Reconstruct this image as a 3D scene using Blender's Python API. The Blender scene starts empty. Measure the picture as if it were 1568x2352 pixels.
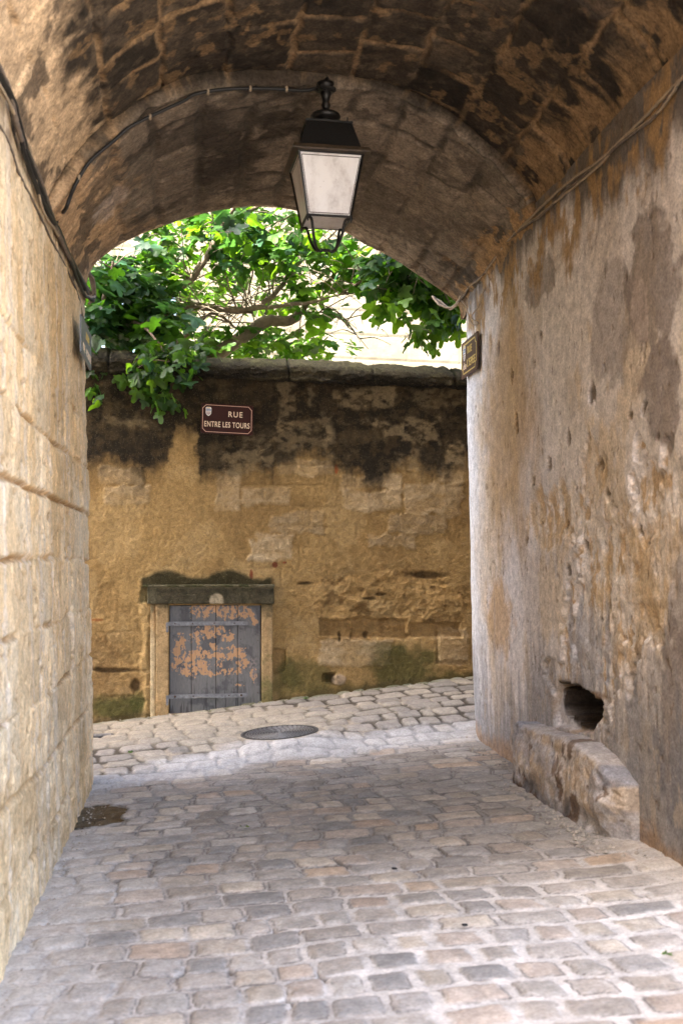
import bpy, math, random
import numpy as np
from mathutils import Vector, Matrix
D = bpy.data
SC = bpy.context.scene
COL = SC.collection
RND = random.Random(7)
R = math.radians

# ------------------------------------------------------------------ camera, light, exposure
EYE = 1.5
YAW = math.atan(334 / 2613)
cam_d = D.cameras.new('camera'); cam = D.objects.new('camera', cam_d); COL.objects.link(cam)
cam_d.sensor_fit = 'HORIZONTAL'; cam_d.sensor_width = 24; cam_d.lens = 40
cam_d.shift_y = 124 / 1568
cam_d.clip_start = 0.05; cam_d.clip_end = 600
cam.location = (0, 0, EYE); cam.rotation_euler = (R(90), 0, -YAW)
cam_d.dof.use_dof = True; cam_d.dof.focus_distance = 9.6; cam_d.dof.aperture_fstop = 3.2
SC.camera = cam

SUN_DIR = Vector((-0.46, -0.37, 0.81)).normalized()
w = D.worlds.new('World'); SC.world = w; w.use_nodes = True
nt = w.node_tree; bg = nt.nodes['Background']
sky = nt.nodes.new('ShaderNodeTexSky'); sky.sky_type = 'NISHITA'; sky.sun_disc = False
sky.sun_elevation = math.asin(SUN_DIR.z); sky.sun_rotation = math.atan2(SUN_DIR.x, SUN_DIR.y)
sky.air_density = .8; sky.dust_density = 5.0; sky.ozone_density = 1.0
nt.links.new(sky.outputs[0], bg.inputs[0]); bg.inputs[1].default_value = 0.15
sd = D.lights.new('sun', 'SUN'); sd.energy = 4.5; sd.angle = R(0.5); sd.color = (1, .94, .84)
sun = D.objects.new('sun', sd); COL.objects.link(sun)
sun.rotation_euler = SUN_DIR.to_track_quat('Z', 'Y').to_euler()
SC.view_settings.view_transform = 'Standard'; SC.view_settings.look = 'None'
SC.view_settings.exposure = 3.35; SC.view_settings.gamma = 1.0
SC.cycles.max_bounces = 10; SC.cycles.diffuse_bounces = 8; SC.cycles.transmission_bounces = 6
SC.cycles.sample_clamp_indirect = 8

# ------------------------------------------------------------------ survey helpers (photo measurements -> points in the place)
FPX = 2613.0; SN, CS = math.sin(YAW), math.cos(YAW)
def ray(px, py):
    X = (px - 784) / FPX
    return SN + CS * X, CS - SN * X, -(py - 1300) / FPX
def hit(px, py, y0, k=0.0, x0=0.0, off=0.0):       # meets the upright plane y = y0 + k (x - x0)
    a, b, d = ray(px, py); t = (y0 + off - k * x0) / (b - k * a)
    return Vector((a * t, b * t, d * t + EYE))
def hit_x(px, py, x0):                              # meets the upright plane x = x0
    a, b, d = ray(px, py); t = x0 / a
    return Vector((x0, b * t, d * t + EYE))
GW0, GWK, GWX = 10.10, 0.15, 0.266                  # garden wall face
def gw(px, py, off=0.0): return hit(px, py, GW0, GWK, GWX, off)
def gwy(x): return GW0 + GWK * (x - GWX)
def skew(x): return 0.25 * (x + 0.69)

# ------------------------------------------------------------------ numpy noise and paint
_T = [np.random.RandomState(s).rand(256, 256) for s in range(40)]
def vn(x, y, s=0):
    xi = np.floor(x).astype(np.int64); yi = np.floor(y).astype(np.int64)
    fx = x - xi; fy = y - yi; fx = fx * fx * (3 - 2 * fx); fy = fy * fy * (3 - 2 * fy)
    T = _T[s % 40]; a = xi & 255; b = (xi + 1) & 255; c = yi & 255; d = (yi + 1) & 255
    return (T[a, c] * (1 - fx) + T[b, c] * fx) * (1 - fy) + (T[a, d] * (1 - fx) + T[b, d] * fx) * fy
def fbm(x, y, s=0, o=4, g=0.60):
    r = np.zeros_like(x); a = 1.0; t = 0.0; f = 1.0
    for i in range(o):
        r += a * vn(x * f + 17.3 * i, y * f - 9.1 * i, s + i); t += a; a *= g; f *= 2.03
    return r / t
def ss(a, b, x):
    t = np.clip((x - a) / (b - a), 0, 1); return t * t * (3 - 2 * t)
def mix(c, d, m):
    return c * (1 - m[..., None]) + np.asarray(d, float) * m[..., None]
def hsh(a, b, s=0):
    return _T[(s) % 40][np.asarray(a, np.int64) & 255, np.asarray(b, np.int64) & 255]
def ell(u, v, cu, cv, ru, rv, soft=0.25, n=None, k=0.5):
    d = np.sqrt(((u - cu) / ru) ** 2 + ((v - cv) / rv) ** 2)
    if n is not None: d = d + (n - 0.5) * 2 * k
    return 1 - ss(1 - soft, 1 + soft, d)
def rect(u, v, u0, u1, v0, v1, soft, n=None, k=0.0):
    d = np.minimum(np.minimum(u - u0, u1 - u), np.minimum(v - v0, v1 - v))
    if n is not None: d = d + (n - 0.5) * 2 * k
    return ss(-soft, soft, d)
def poly(u, v, P, soft, n=None, k=0.0):
    ins = np.zeros(u.shape, bool); dm = np.full(u.shape, 1e9)
    for i in range(len(P)):
        (x0, y0), (x1, y1) = P[i - 1], P[i]
        ins ^= ((y0 > v) != (y1 > v)) & (u < (x1 - x0) * (v - y0) / ((y1 - y0) or 1e-9) + x0)
        ex, ey = x1 - x0, y1 - y0; t = np.clip(((u - x0) * ex + (v - y0) * ey) / (ex * ex + ey * ey), 0, 1)
        dm = np.minimum(dm, np.hypot(u - x0 - t * ex, v - y0 - t * ey))
    d = np.where(ins, dm, -dm)
    if n is not None: d = d + (n - .5) * 2 * k
    return ss(-soft, soft, d)
def courses(u, v, ph, wmin, wmax, s=0, jit=0.12, joint=0.012, rad=0.03, soft=0.012):
    """rows of stones along u stacked in v: returns inset distance, row, col"""
    row = np.floor(v / ph); fr = v / ph - row
    wr = wmin + (wmax - wmin) * hsh(row, row * 3 + 1, s)
    uu = u / wr + 7.0 * hsh(row, row * 5 + 2, s + 1)
    c = np.floor(uu)
    e0 = c + jit * (hsh(row, c, s + 2) - .5) * 2
    c = np.where(uu < e0, c - 1, c); e0 = c + jit * (hsh(row, c, s + 2) - .5) * 2
    e1 = c + 1 + jit * (hsh(row, c + 1, s + 2) - .5) * 2
    m = uu > e1
    c = np.where(m, c + 1, c); e0 = c + jit * (hsh(row, c, s + 2) - .5) * 2
    e1 = c + 1 + jit * (hsh(row, c + 1, s + 2) - .5) * 2
    du = np.minimum(uu - e0, e1 - uu) * wr; dv = np.minimum(fr, 1 - fr) * ph
    q = np.maximum(rad - du, 0); p = np.maximum(rad - dv, 0)
    d = np.where((q > 0) & (p > 0), rad - np.sqrt(q * q + p * p), np.minimum(du, dv))
    return d, row, c

# ------------------------------------------------------------------ object helpers
def link(o, parent=None):
    COL.objects.link(o)
    if parent is not None: o.parent = parent
    return o
def tag(o, label=None, cat=None, group=None, kind=None):
    if label: o['label'] = label
    if cat: o['category'] = cat
    if group: o['group'] = group
    if kind: o['kind'] = kind
    return o
def empty(name, loc=(0, 0, 0), rz=0.0):
    o = D.objects.new(name, None); o.location = loc; o.rotation_euler = (0, 0, rz); o.empty_display_size = .1
    return link(o)
def setup_mesh(name, verts, faces, mat, parent=None, smooth=True, col=None, extra=None, mats=None, midx=None):
    me = D.meshes.new(name)
    verts = np.asarray(verts, np.float32).reshape(-1, 3)
    if isinstance(faces, np.ndarray):
        n = len(faces); k = faces.shape[1]
        me.vertices.add(len(verts)); me.vertices.foreach_set('co', verts.ravel())
        me.loops.add(n * k); me.loops.foreach_set('vertex_index', faces.astype(np.int32).ravel())
        me.polygons.add(n)
        me.polygons.foreach_set('loop_start', np.arange(0, n * k, k, dtype=np.int32))
        me.update(calc_edges=True)
    else:
        me.from_pydata([tuple(map(float, v)) for v in verts], [], faces)
    if smooth: me.polygons.foreach_set('use_smooth', np.ones(len(me.polygons), bool))
    if col is not None:
        a = me.color_attributes.new('Col', 'FLOAT_COLOR', 'POINT')
        c4 = np.ones((len(verts), 4), np.float32); c4[:, :3] = np.clip(np.asarray(col).reshape(-1, 3), 0.004, 0.9)
        a.data.foreach_set('color', c4.ravel())
    if extra is not None:
        a = me.attributes.new('Wet', 'FLOAT', 'POINT'); a.data.foreach_set('value', np.asarray(extra, np.float32).ravel())
    for m in (mats or [mat]): me.materials.append(m)
    if midx is not None: me.polygons.foreach_set('material_index', np.asarray(midx, np.int32))
    me.update()
    return link(D.objects.new(name, me), parent)
def grid_faces(nr, nc, flip=False):
    i = np.arange(nr - 1)[:, None] * nc + np.arange(nc - 1)[None, :]
    i = i.ravel()
    f = np.stack([i, i + 1, i + nc + 1, i + nc], 1)
    return f[:, ::-1] if flip else f
class MB:
    def __init__(s): s.v = []; s.f = []; s.m = []
    def add(s, v, f, m=0):
        o = len(s.v); s.v += [tuple(p) for p in v]; s.f += [tuple(i + o for i in q) for q in f]; s.m += [m] * len(f)
    def box(s, c, d, M=None, m=0, bev=0.0):
        x, y, z = [k / 2 for k in d]
        if bev <= 0:
            P = [Vector((a * x, b * y, e * z)) for a in (-1, 1) for b in (-1, 1) for e in (-1, 1)]
            F = [(0, 1, 3, 2), (4, 6, 7, 5), (0, 4, 5, 1), (2, 3, 7, 6), (0, 2, 6, 4), (1, 5, 7, 3)]
        else:
            import bmesh
            bm = bmesh.new(); bmesh.ops.create_cube(bm, size=1)
            for q in bm.verts: q.co = Vector((q.co.x * 2 * x, q.co.y * 2 * y, q.co.z * 2 * z))
            bmesh.ops.bevel(bm, geom=bm.edges[:], offset=bev, segments=2, affect='EDGES')
            bm.verts.index_update()
            P = [q.co.copy() for q in bm.verts]; F = [tuple(q.index for q in f.verts) for f in bm.faces]; bm.free()
        c = Vector(c)
        P = [(M @ p if M else p) + c for p in P]
        s.add(P, F, m)
    def tube(s, pts, r, n=8, cap=True, m=0):
        pts = [Vector(p) for p in pts]; rr = r if isinstance(r, (list, tuple)) else [r] * len(pts)
        V = []; F = []; up = Vector((0.13, 0.2, 1)).normalized(); pu = None
        for i, p in enumerate(pts):
            t = (pts[min(i + 1, len(pts) - 1)] - pts[max(i - 1, 0)])
            if t.length < 1e-9: t = Vector((0, 0, 1))
            t.normalize()
            u = (pu or up); u = u - t * u.dot(t)
            if u.length < 1e-3: u = Vector((1, 0, 0)) - t * t.x
            u.normalize(); pu = u; vv = t.cross(u)
            for k in range(n):
                a = 2 * math.pi * k / n; V.append(p + (u * math.cos(a) + vv * math.sin(a)) * rr[i])
        for i in range(len(pts) - 1):
            for k in range(n):
                a = i * n + k; b = i * n + (k + 1) % n; F.append((a, b, b + n, a + n))
        if cap:
            F.append(tuple(range(n))[::-1]); F.append(tuple((len(pts) - 1) * n + k for k in range(n)))
        s.add(V, F, m)
    def lathe(s, prof, c=(0, 0, 0), n=28, m=0):
        V = []; F = []; c = Vector(c)
        for r, z in prof:
            for k in range(n):
                a = 2 * math.pi * k / n; V.append(c + Vector((r * math.cos(a), r * math.sin(a), z)))
        for i in range(len(prof) - 1):
            for k in range(n):
                a = i * n + k; b = i * n + (k + 1) % n; F.append((a, b, b + n, a + n))
        F.append(tuple(range(n))[::-1]); F.append(tuple((len(prof) - 1) * n + k for k in range(n)))
        s.add(V, F, m)
    def build(s, name, mat, parent=None, smooth=False, mats=None, loc=None):
        o = setup_mesh(name, s.v, s.f, mat, parent, smooth, mats=mats, midx=s.m if mats else None)
        if loc: o.location = loc
        return o
def spline(P, n=8):
    P = [Vector(p) for p in P]; Q = [P[0] * 2 - P[1]] + P + [P[-1] * 2 - P[-2]]; out = []
    for i in range(1, len(Q) - 2):
        for k in range(n):
            t = k / n; a, b, c, d = Q[i - 1], Q[i], Q[i + 1], Q[i + 2]
            out.append(0.5 * ((2 * b) + (c - a) * t + (2 * a - 5 * b + 4 * c - d) * t * t + (3 * b - a - 3 * c + d) * t ** 3))
    out.append(P[-1]); return out

# ------------------------------------------------------------------ materials
def mat_new(name):
    m = D.materials.new(name); m.use_nodes = True
    n = m.node_tree; return m, n, n.nodes['Principled BSDF'], n.nodes, n.links
def noise_node(N, L, scale, detail=6, rough=.6, coord=None, stretch=None):
    tc = N.new('ShaderNodeTexCoord'); t = N.new('ShaderNodeTexNoise')
    t.inputs['Scale'].default_value = scale; t.inputs['Detail'].default_value = detail; t.inputs['Roughness'].default_value = rough
    if stretch:
        mp = N.new('ShaderNodeMapping'); mp.inputs['Scale'].default_value = stretch
        L.new(tc.outputs['Object'], mp.inputs[0]); L.new(mp.outputs[0], t.inputs['Vector'])
    else: L.new(tc.outputs['Object'], t.inputs['Vector'])
    return t
def mrange(N, L, src, a, b, c, d):
    r = N.new('ShaderNodeMapRange'); r.inputs[1].default_value = a; r.inputs[2].default_value = b
    r.inputs[3].default_value = c; r.inputs[4].default_value = d; L.new(src, r.inputs[0]); return r.outputs[0]
def stone(name, fine=90, var=.35, bump=.5, dist=.004, rough=.92, wet=False, specks=0.0, spec=.25):
    m, n, P, N, L = mat_new(name)
    at = N.new('ShaderNodeAttribute'); at.attribute_name = 'Col'
    n1 = noise_node(N, L, fine, 4, .7); n2 = noise_node(N, L, fine * .22, 5, .6)
    f1 = mrange(N, L, n1.outputs['Fac'], .3, .7, 1 - var, 1 + var)
    f2 = mrange(N, L, n2.outputs['Fac'], .3, .7, 1 - var * .7, 1 + var * .7)
    mu = N.new('ShaderNodeMath'); mu.operation = 'MULTIPLY'; L.new(f1, mu.inputs[0]); L.new(f2, mu.inputs[1])
    vm = N.new('ShaderNodeVectorMath'); vm.operation = 'SCALE'
    L.new(at.outputs['Color'], vm.inputs[0]); L.new(mu.outputs[0], vm.inputs['Scale'])
    out = vm.outputs[0]
    if specks:
        v = N.new('ShaderNodeTexVoronoi'); v.inputs['Scale'].default_value = 70
        tc = N.new('ShaderNodeTexCoord'); L.new(tc.outputs['Object'], v.inputs['Vector'])
        k = mrange(N, L, v.outputs['Distance'], .10, .20, specks, 0)
        mx = N.new('ShaderNodeMix'); mx.data_type = 'RGBA'; L.new(k, mx.inputs['Factor'])
        L.new(out, mx.inputs['A']); mx.inputs['B'].default_value = (.36, .30, .19, 1); out = mx.outputs['Result']
    L.new(out, P.inputs['Base Color'])
    P.inputs['Roughness'].default_value = rough; P.inputs['Specular IOR Level'].default_value = spec
    if wet:
        w_ = N.new('ShaderNodeAttribute'); w_.attribute_name = 'Wet'
        L.new(mrange(N, L, w_.outputs['Fac'], 0, 1, rough, .22), P.inputs['Roughness'])
    ad = N.new('ShaderNodeMath'); ad.operation = 'ADD'; L.new(n1.outputs['Fac'], ad.inputs[0])
    m3 = N.new('ShaderNodeMath'); m3.operation = 'MULTIPLY'; m3.inputs[1].default_value = 2.5
    L.new(n2.outputs['Fac'], m3.inputs[0]); L.new(m3.outputs[0], ad.inputs[1])
    b = N.new('ShaderNodeBump'); b.inputs['Strength'].default_value = bump; b.inputs['Distance'].default_value = dist
    L.new(ad.outputs[0], b.inputs['Height']); L.new(b.outputs[0], P.inputs['Normal'])
    return m
def plain(name, col, rough=.6, metal=0.0, var=.15, scale=30, bump=.15, spec=.5, stretch=None):
    m, n, P, N, L = mat_new(name)
    t = noise_node(N, L, scale, 5, .6, stretch=stretch)
    f = mrange(N, L, t.outputs['Fac'], .3, .7, 1 - var, 1 + var)
    vm = N.new('ShaderNodeVectorMath'); vm.operation = 'SCALE'; vm.inputs[0].default_value = col; L.new(f, vm.inputs['Scale'])
    L.new(vm.outputs[0], P.inputs['Base Color'])
    P.inputs['Roughness'].default_value = rough; P.inputs['Metallic'].default_value = metal; P.inputs['Specular IOR Level'].default_value = spec
    if bump:
        b = N.new('ShaderNodeBump'); b.inputs['Strength'].default_value = bump; b.inputs['Distance'].default_value = .002
        L.new(t.outputs['Fac'], b.inputs['Height']); L.new(b.outputs[0], P.inputs['Normal'])
    return m
def leafmat(name, front, trans, rough=.45):
    m, n, P, N, L = mat_new(name)
    t = noise_node(N, L, 9, 2, .5)
    oi = N.new('ShaderNodeNewGeometry')
    f = mrange(N, L, t.outputs['Fac'], .3, .7, .65, 1.4)
    r2 = mrange(N, L, oi.outputs['Random Per Island'], 0, 1, .6, 1.45)
    mu = N.new('ShaderNodeMath'); mu.operation = 'MULTIPLY'; L.new(f, mu.inputs[0]); L.new(r2, mu.inputs[1])
    vm = N.new('ShaderNodeVectorMath'); vm.operation = 'SCALE'; vm.inputs[0].default_value = front; L.new(mu.outputs[0], vm.inputs['Scale'])
    L.new(vm.outputs[0], P.inputs['Base Color']); P.inputs['Roughness'].default_value = rough; P.inputs['Specular IOR Level'].default_value = .35
    tr = N.new('ShaderNodeBsdfTranslucent'); vt = N.new('ShaderNodeVectorMath'); vt.operation = 'SCALE'
    vt.inputs[0].default_value = trans; L.new(mu.outputs[0], vt.inputs['Scale']); L.new(vt.outputs[0], tr.inputs['Color'])
    mx = N.new('ShaderNodeMixShader'); mx.inputs[0].default_value = .5
    L.new(P.outputs[0], mx.inputs[1]); L.new(tr.outputs[0], mx.inputs[2])
    L.new(mx.outputs[0], N['Material Output'].inputs['Surface'])
    return m
M_wallL = stone('limestone ashlar', 65, .28, .7, .007)
M_wallR = stone('weathered plaster', 75, .34, .6, .006)
M_vault = stone('sooty vault stone', 60, .48, .6, .008)
M_gw = stone('ochre rubble wall', 120, .32, .9, .008, specks=.35)
M_cop = stone('lichened coping', 110, .5, 1.0, .008, specks=.35)
M_ground = stone('worn stone setts', 75, .26, .6, .004, rough=.85, wet=True, spec=.2)
M_house = stone('pale house stone', 30, .10, .3, .01)
M_iron = plain('black lantern iron', (.010, .009, .008), .45, .3, .3, 60)
M_brass = plain('browned lantern rim', (.05, .033, .018), .5, .3, .4, 40)
M_black = plain('black cable sheath', (.006, .0055, .005), .6)
M_beige = plain('aged beige cable', (.30, .23, .15), .7, var=.3)
M_greycable = plain('dusty grey cable', (.13, .10, .075), .8, var=.4)
M_red = plain('maroon enamel', (.034, .007, .005), .55, spec=.2, var=.1, scale=12, bump=0)
M_brown = plain('brown enamel', (.075, .036, .024), .5, spec=.3, var=.1, scale=12, bump=0)
M_cream = plain('cream lettering', (.75, .60, .44), .45, var=.06, bump=0)
M_pink = plain('pinkish sign rim', (.62, .38, .28), .45, var=.06, bump=0)
M_gold = plain('golden lettering', (.62, .46, .14), .4, var=.1, bump=0)
M_slate = plain('slate grey enamel', (.16, .175, .195), .35, var=.12, scale=14, bump=0)
M_white = plain('white enamel', (.75, .75, .75), .4, bump=0)
M_blue = plain('blue enamel', (.05, .12, .30), .4, bump=0)
M_lred = plain('red enamel', (.18, .02, .02), .4, bump=0)
M_strap = plain('grey painted iron strap', (.20, .205, .215), .55, .3, .35, 40, .3)
M_rust = plain('rusty bolt', (.06, .028, .014), .8, var=.4)
M_bark = plain('fig bark', (.17, .13, .095), .85, var=.35, scale=25, bump=.6)
M_twig = plain('green fig twig', (.13, .12, .05), .8, var=.3, scale=25, bump=.3)
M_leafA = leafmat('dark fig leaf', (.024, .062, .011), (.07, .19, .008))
M_leafB = leafmat('sunlit fig leaf', (.045, .105, .014), (.18, .36, .012))  # brighter copy of the dark leaf, backlit sun glow put into its colour
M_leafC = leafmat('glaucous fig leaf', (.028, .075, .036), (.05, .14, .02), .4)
M_weed = leafmat('weed leaf', (.07, .13, .03), (.12, .24, .02))
M_cast = plain('cast iron cover', (.050, .048, .046), .6, .2, .3, 70, .3)
M_castl = plain('worn bright cast iron', (.20, .195, .19), .5, .3, .3, 70, .3)
M_roof = plain('old roof tile', (.30, .14, .08), .85, var=.3, scale=8, bump=.4)
M_shut = plain('pale blue shutter', (.22, .33, .45), .6)
M_dark = plain('dark opening', (.03, .03, .035), .3, var=.1)

# ------------------------------------------------------------------ ground
def base_z(x, y):
    zt = 0.023 + 0.062 * x
    wy = gwy(x); my = 8.1 + skew(np.clip(x, -3, 5))
    q_ = np.clip((y - (my - .35)) / (wy - my + .35), 0, 1); t = .78 * (ss(0, .62, q_) * .7 + .3 * np.clip(q_ / .62, 0, 1)) + .22 * ss(.70, 1, q_)
    xc = np.clip(x, -6, 8)
    zf = 0.222 + 0.089 * xc
    zt = 0.023 + 0.062 * np.clip(x, -6, 8)
    return zt * (1 - t) + zf * t
def seg(*a):
    out = [np.array([a[0][0]])]
    for (p, q, st) in a: n = max(1, int(round((q - p) / st))); out.append(np.linspace(p, q, n + 1)[1:])
    return np.concatenate(out)
def gz(x, y): return float(base_z(np.array([float(x)]), np.array([float(y)]))[0]) + .012
def ground_pt(px, py):
    a, b, d = ray(px, py); lo, hi = 2.5, 12.0
    for _ in range(40):
        t = (lo + hi) / 2; zz = gz(a * t, b * t)
        if EYE + d * t > zz: lo = t
        else: hi = t
    return Vector((a * t, b * t, zz))
pc = ground_pt(642, 1681); pr_ = ground_pt(738, 1676); rad = (Vector((pr_.x, pr_.y)) - Vector((pc.x, pc.y))).length * .93
gx, gy = .07, .02
pdr = ground_pt(228, 1690)
xs = seg((-150, -10, 20), (-10, -2.5, 1.5), (-2.5, -1.45, .15), (-1.45, 2.75, .0072), (2.75, 5, .25), (5, 11, 1.5), (11, 150, 20))
ys = seg((-150, -10, 20), (-10, 2.9, 1.2), (2.9, 3.35, .05), (3.35, 5.4, .0095), (5.4, 8.0, .0115), (8.0, 10.62, .0105), (10.62, 11.5, .2), (11.5, 20, 2), (20, 150, 20))
X, Y = np.meshgrid(xs, ys)
zb = base_z(X, Y)
my = 8.1 + skew(np.clip(X, -3, 5))
w1 = (fbm(X * 1.4, Y * 1.4, 1, 2) - .5) * .20; w2 = (fbm(X * 1.1 + 9, Y * 1.1, 5, 2) - .5) * .22
e1 = (fbm(X * 13, Y * 13, 9, 4) - .5) * .034; e2 = (fbm(X * 13 + 5, Y * 13, 12, 4) - .5) * .030
bend = .05 * np.sin((X - .6) * 1.5)
d1, r1, c1 = courses(X + w1 + e1, Y + w2 * .6 + e2 + bend, .180, .16, .26, 3, .14, rad=.035)
st = ss(0, .18, Y - (my - .25) + (fbm(X * 3, Y * 3, 20, 3) - .5) * .35)       # 1 in the cross street
d2, r2, c2 = courses(X * .985 + Y * .17 + w1 + e1 * 1.3, Y - GWK * X + w2 * .8 + e2 * 1.3 + .05 * X, .190, .17, .28, 11, .18, rad=.05)
slop = (fbm(X * 2.3, Y * 2.3, 25, 4) - .5)
bury = ss(.15, .75, (X * -0.55 + .15) + slop * 1.4) * .55 + .42 * ss(1.15, 1.9, X + slop) * ss(6.6, 5.0, Y)
j1 = .003 + .008 * hsh(r1, c1, 6) + .008 * bury + .009 * ss(5.4, 4.4, Y) * ss(.1, 1.0, X + slop)
j2 = .003 + .007 * hsh(r2, c2, 7)
s1 = ss(j1, j1 + .016, d1); s2 = ss(j2, j2 + .02, d2)
grn = fbm(X * 22, Y * 22, 8, 4) - .5
hgt1 = .0045 * s1 + .004 * ss(j1, j1 + .05, d1) + .7 * s1 * ((hsh(r1, c1, 9) - .5) * .009 + .003 * (hsh(r1, c1, 14) - .5) * ((Y * 37) % 1 * 0))
hgt2 = .010 * s2 + .006 * ss(j2, j2 + .07, d2) + s2 * (hsh(r2, c2, 9) - .5) * .012
hgt1 = hgt1 * (1 - .5 * bury)
Z = zb + (hgt1 * (1 - st) + hgt2 * st) + grn * .005 + (fbm(X * 1.6, Y * 1.6, 30, 3) - .5) * .02
pal = np.array([(.33, .29, .245), (.38, .32, .25), (.31, .28, .245), (.36, .295, .235), (.245, .225, .20), (.28, .24, .195), (.40, .34, .265), (.33, .295, .25), (.35, .305, .255), (.30, .26, .215), (.36, .32, .27)])
k1 = (hsh(r1, c1, 17) * 10.999).astype(int); c_1 = pal[k1] * (.86 + .3 * hsh(r1, c1, 18))[..., None]
c_1 = mix(c_1, (.44, .27, .15), ss(.93, .95, hsh(r1, c1, 19)) * .35)
pal2 = np.array([(.25, .225, .19), (.22, .20, .175), (.28, .25, .205), (.20, .185, .165), (.25, .225, .195)])
c_2 = pal2[(hsh(r2, c2, 21) * 4.999).astype(int)] * (.88 + .24 * hsh(r2, c2, 22))[..., None]
blot = fbm(X * 7, Y * 9, 31, 4)
c_1 = c_1 * (.72 + .56 * blot)[..., None]
mort = mix(np.ones_like(c_1) * np.array([.42, .375, .325]), (.52, .47, .41), ss(5.6, 4.4, Y + slop) * ss(-.2, .9, X + slop)); mort = mort * (.60 + .7 * fbm(X * 9, Y * 9, 13, 4))[..., None]
mortd = np.ones_like(c_1) * np.array([.06, .05, .038])
mort = mort * (1 - .30 * ss(4.9, 6.2, Y + slop))[..., None]
c_1 = c_1 * (.86 + .28 * fbm(X * 30, Y * 30, 34, 3))[..., None]
crk1 = np.exp(-((d1 - j1 - .003) / .0045) ** 2) * ss(.38, .56, fbm(X * 6 + 3, Y * 6, 29, 4))
gap = ss(.62, .70, fbm(X * 3.1 + 4, Y * 3.1, 33, 4)) * (1 - ss(.001, .006, d1))
colg1 = mort * (1 - s1[..., None]) + c_1 * s1[..., None]
colg1 = mix(colg1, (.10, .085, .07), gap * .85); colg1 = mix(colg1, (.10, .08, .065), crk1 * .85)
Z = Z - gap * .012 * (1 - st)
film = ss(.50, .66, fbm(X * 5, Y * 6, 35, 4) + bury * .10) * .55
colg1 = mix(colg1, (.42, .375, .325), film * (.25 + .55 * bury))
dirt2 = ss(.52, .66, fbm(X * 4, Y * 5, 15, 3))
mm = mortd * (1 - dirt2[..., None]) + np.array([.26, .225, .175]) * dirt2[..., None]
colg2 = mm * (1 - s2[..., None]) + c_2 * s2[..., None]
sandy = ell(X, Y, .05, 9.35, 1.15, .55, .5, fbm(X * 3, Y * 3, 36, 4), .7)
colg2 = mix(colg2, (.29, .255, .20), sandy * .75); Z = Z + sandy * st * .006
colg = colg1 * (1 - st[..., None]) + colg2 * st[..., None]
# pale worn lime band across the mouth
band = ss(.36, .1, np.abs(Y - (my - .02 + .10 * np.sin(X * 2.2))) + (fbm(X * 3, Y * 5, 37, 4) - .5) * .45)
colg = mix(colg, (.50, .49, .48), band * .55)
# darker middle of the passage
mid_dark = ell(X, Y, 1.15, 6.4, .85, 1.3, .8, fbm(X * 2, Y * 2, 38, 4), .45)
colg = colg * (1 - .32 * mid_dark)[..., None]
# pale lime dust running along the foot of the walls
foot = ss(.42, .05, X + .69 + (blot - .5) * .5) * ss(8.1, 7.0, Y) + ss(.28, .03, 2.13 - X + (blot - .5) * .35) * ss(7.0, 5.6, Y)
colg = mix(colg, (.50, .455, .40), np.clip(foot, 0, 1) * .6); Z = Z + np.clip(foot, 0, 1) * .006
gf = ss(.14, .0, gwy(X) - Y + (blot - .5) * .1); colg = mix(colg, (.10, .12, .045), gf * .55)
# dark wet patch by the left corner
p0 = hit(238, 1876, 6.9); pn = fbm(X * 6, Y * 5, 3, 4)
wet = ell(X, Y, -.68, 6.98, .25, .36, .07, pn, .42) * (X < -.2)
colg = mix(colg, (.026, .019, .011), wet * .96)
Z = Z - wet * .004 * s1
hyp = np.hypot(X - pc.x, Y - pc.y); lev = ss(rad + .35, rad + .02, hyp); zpl = pc.z - .012 + .07 * (X - pc.x) + .02 * (Y - pc.y)
Z = Z + (zpl - zb) * lev
mc = ss(rad + .05, rad - .0, hyp + (blot - .5) * .03)
Z = Z * (1 - mc) + (zpl + .006) * mc; colg = mix(colg, (.30, .26, .20), mc * .9); ins_ = np.hypot(X - pc.x, Y - pc.y) < rad * .97; Z = Z - .025 * ins_
md = ss(-.02, .02, np.minimum(.14 - np.abs(X - pdr.x), .10 - np.abs(Y - pdr.y))); Z = Z * (1 - md) + zb * md; colg = mix(colg, (.24, .2, .15), md * .8)
ground = setup_mesh('ground', np.stack([X, Y, Z], -1), grid_faces(len(ys), len(xs)), M_ground, col=colg, extra=wet)
tag(ground, kind='structure')
def gz(x, y): return float(base_z(np.array([float(x)]), np.array([float(y)]))[0]) + .012

# ------------------------------------------------------------------ the vaulted passage building
PF = np.array([(-.77, 3.30), (-.765, 3.42), (-.74, 3.53), (-.66, 3.66), (-.49, 3.79), (-.25, 3.92), (.08, 4.06), (.40, 4.14), (.74, 4.15), (1.1, 4.04), (1.3, 3.955), (1.52, 3.865), (1.74, 3.75), (1.96, 3.63), (2.055, 3.55), (2.07, 3.45)])
PS = np.array([(-.77, 3.25), (-.765, 3.32), (-.69, 3.42), (-.53, 3.645), (-.35, 3.855), (-.16, 4.0), (.05, 4.09), (.41, 4.18), (.74, 4.22), (1.05, 4.24), (1.3, 4.18), (1.55, 4.06), (1.78, 3.92), (1.97, 3.75), (2.055, 3.62), (2.07, 3.5)])
PN0 = np.array([(-.80, 3.25), (-.79, 3.34), (-.74, 3.50), (-.60, 3.74), (-.42, 3.95), (-.2, 4.13), (.05, 4.26), (.4, 4.35), (.74, 4.38), (1.05, 4.38), (1.32, 4.32), (1.6, 4.19), (1.85, 4.01), (2.02, 3.84), (2.085, 3.68), (2.09, 3.5)])
PN = PN0.copy(); PN[:, 1] = PN0[:, 1] - .075 * np.sin(np.linspace(0, np.pi, len(PN0)))
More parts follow.
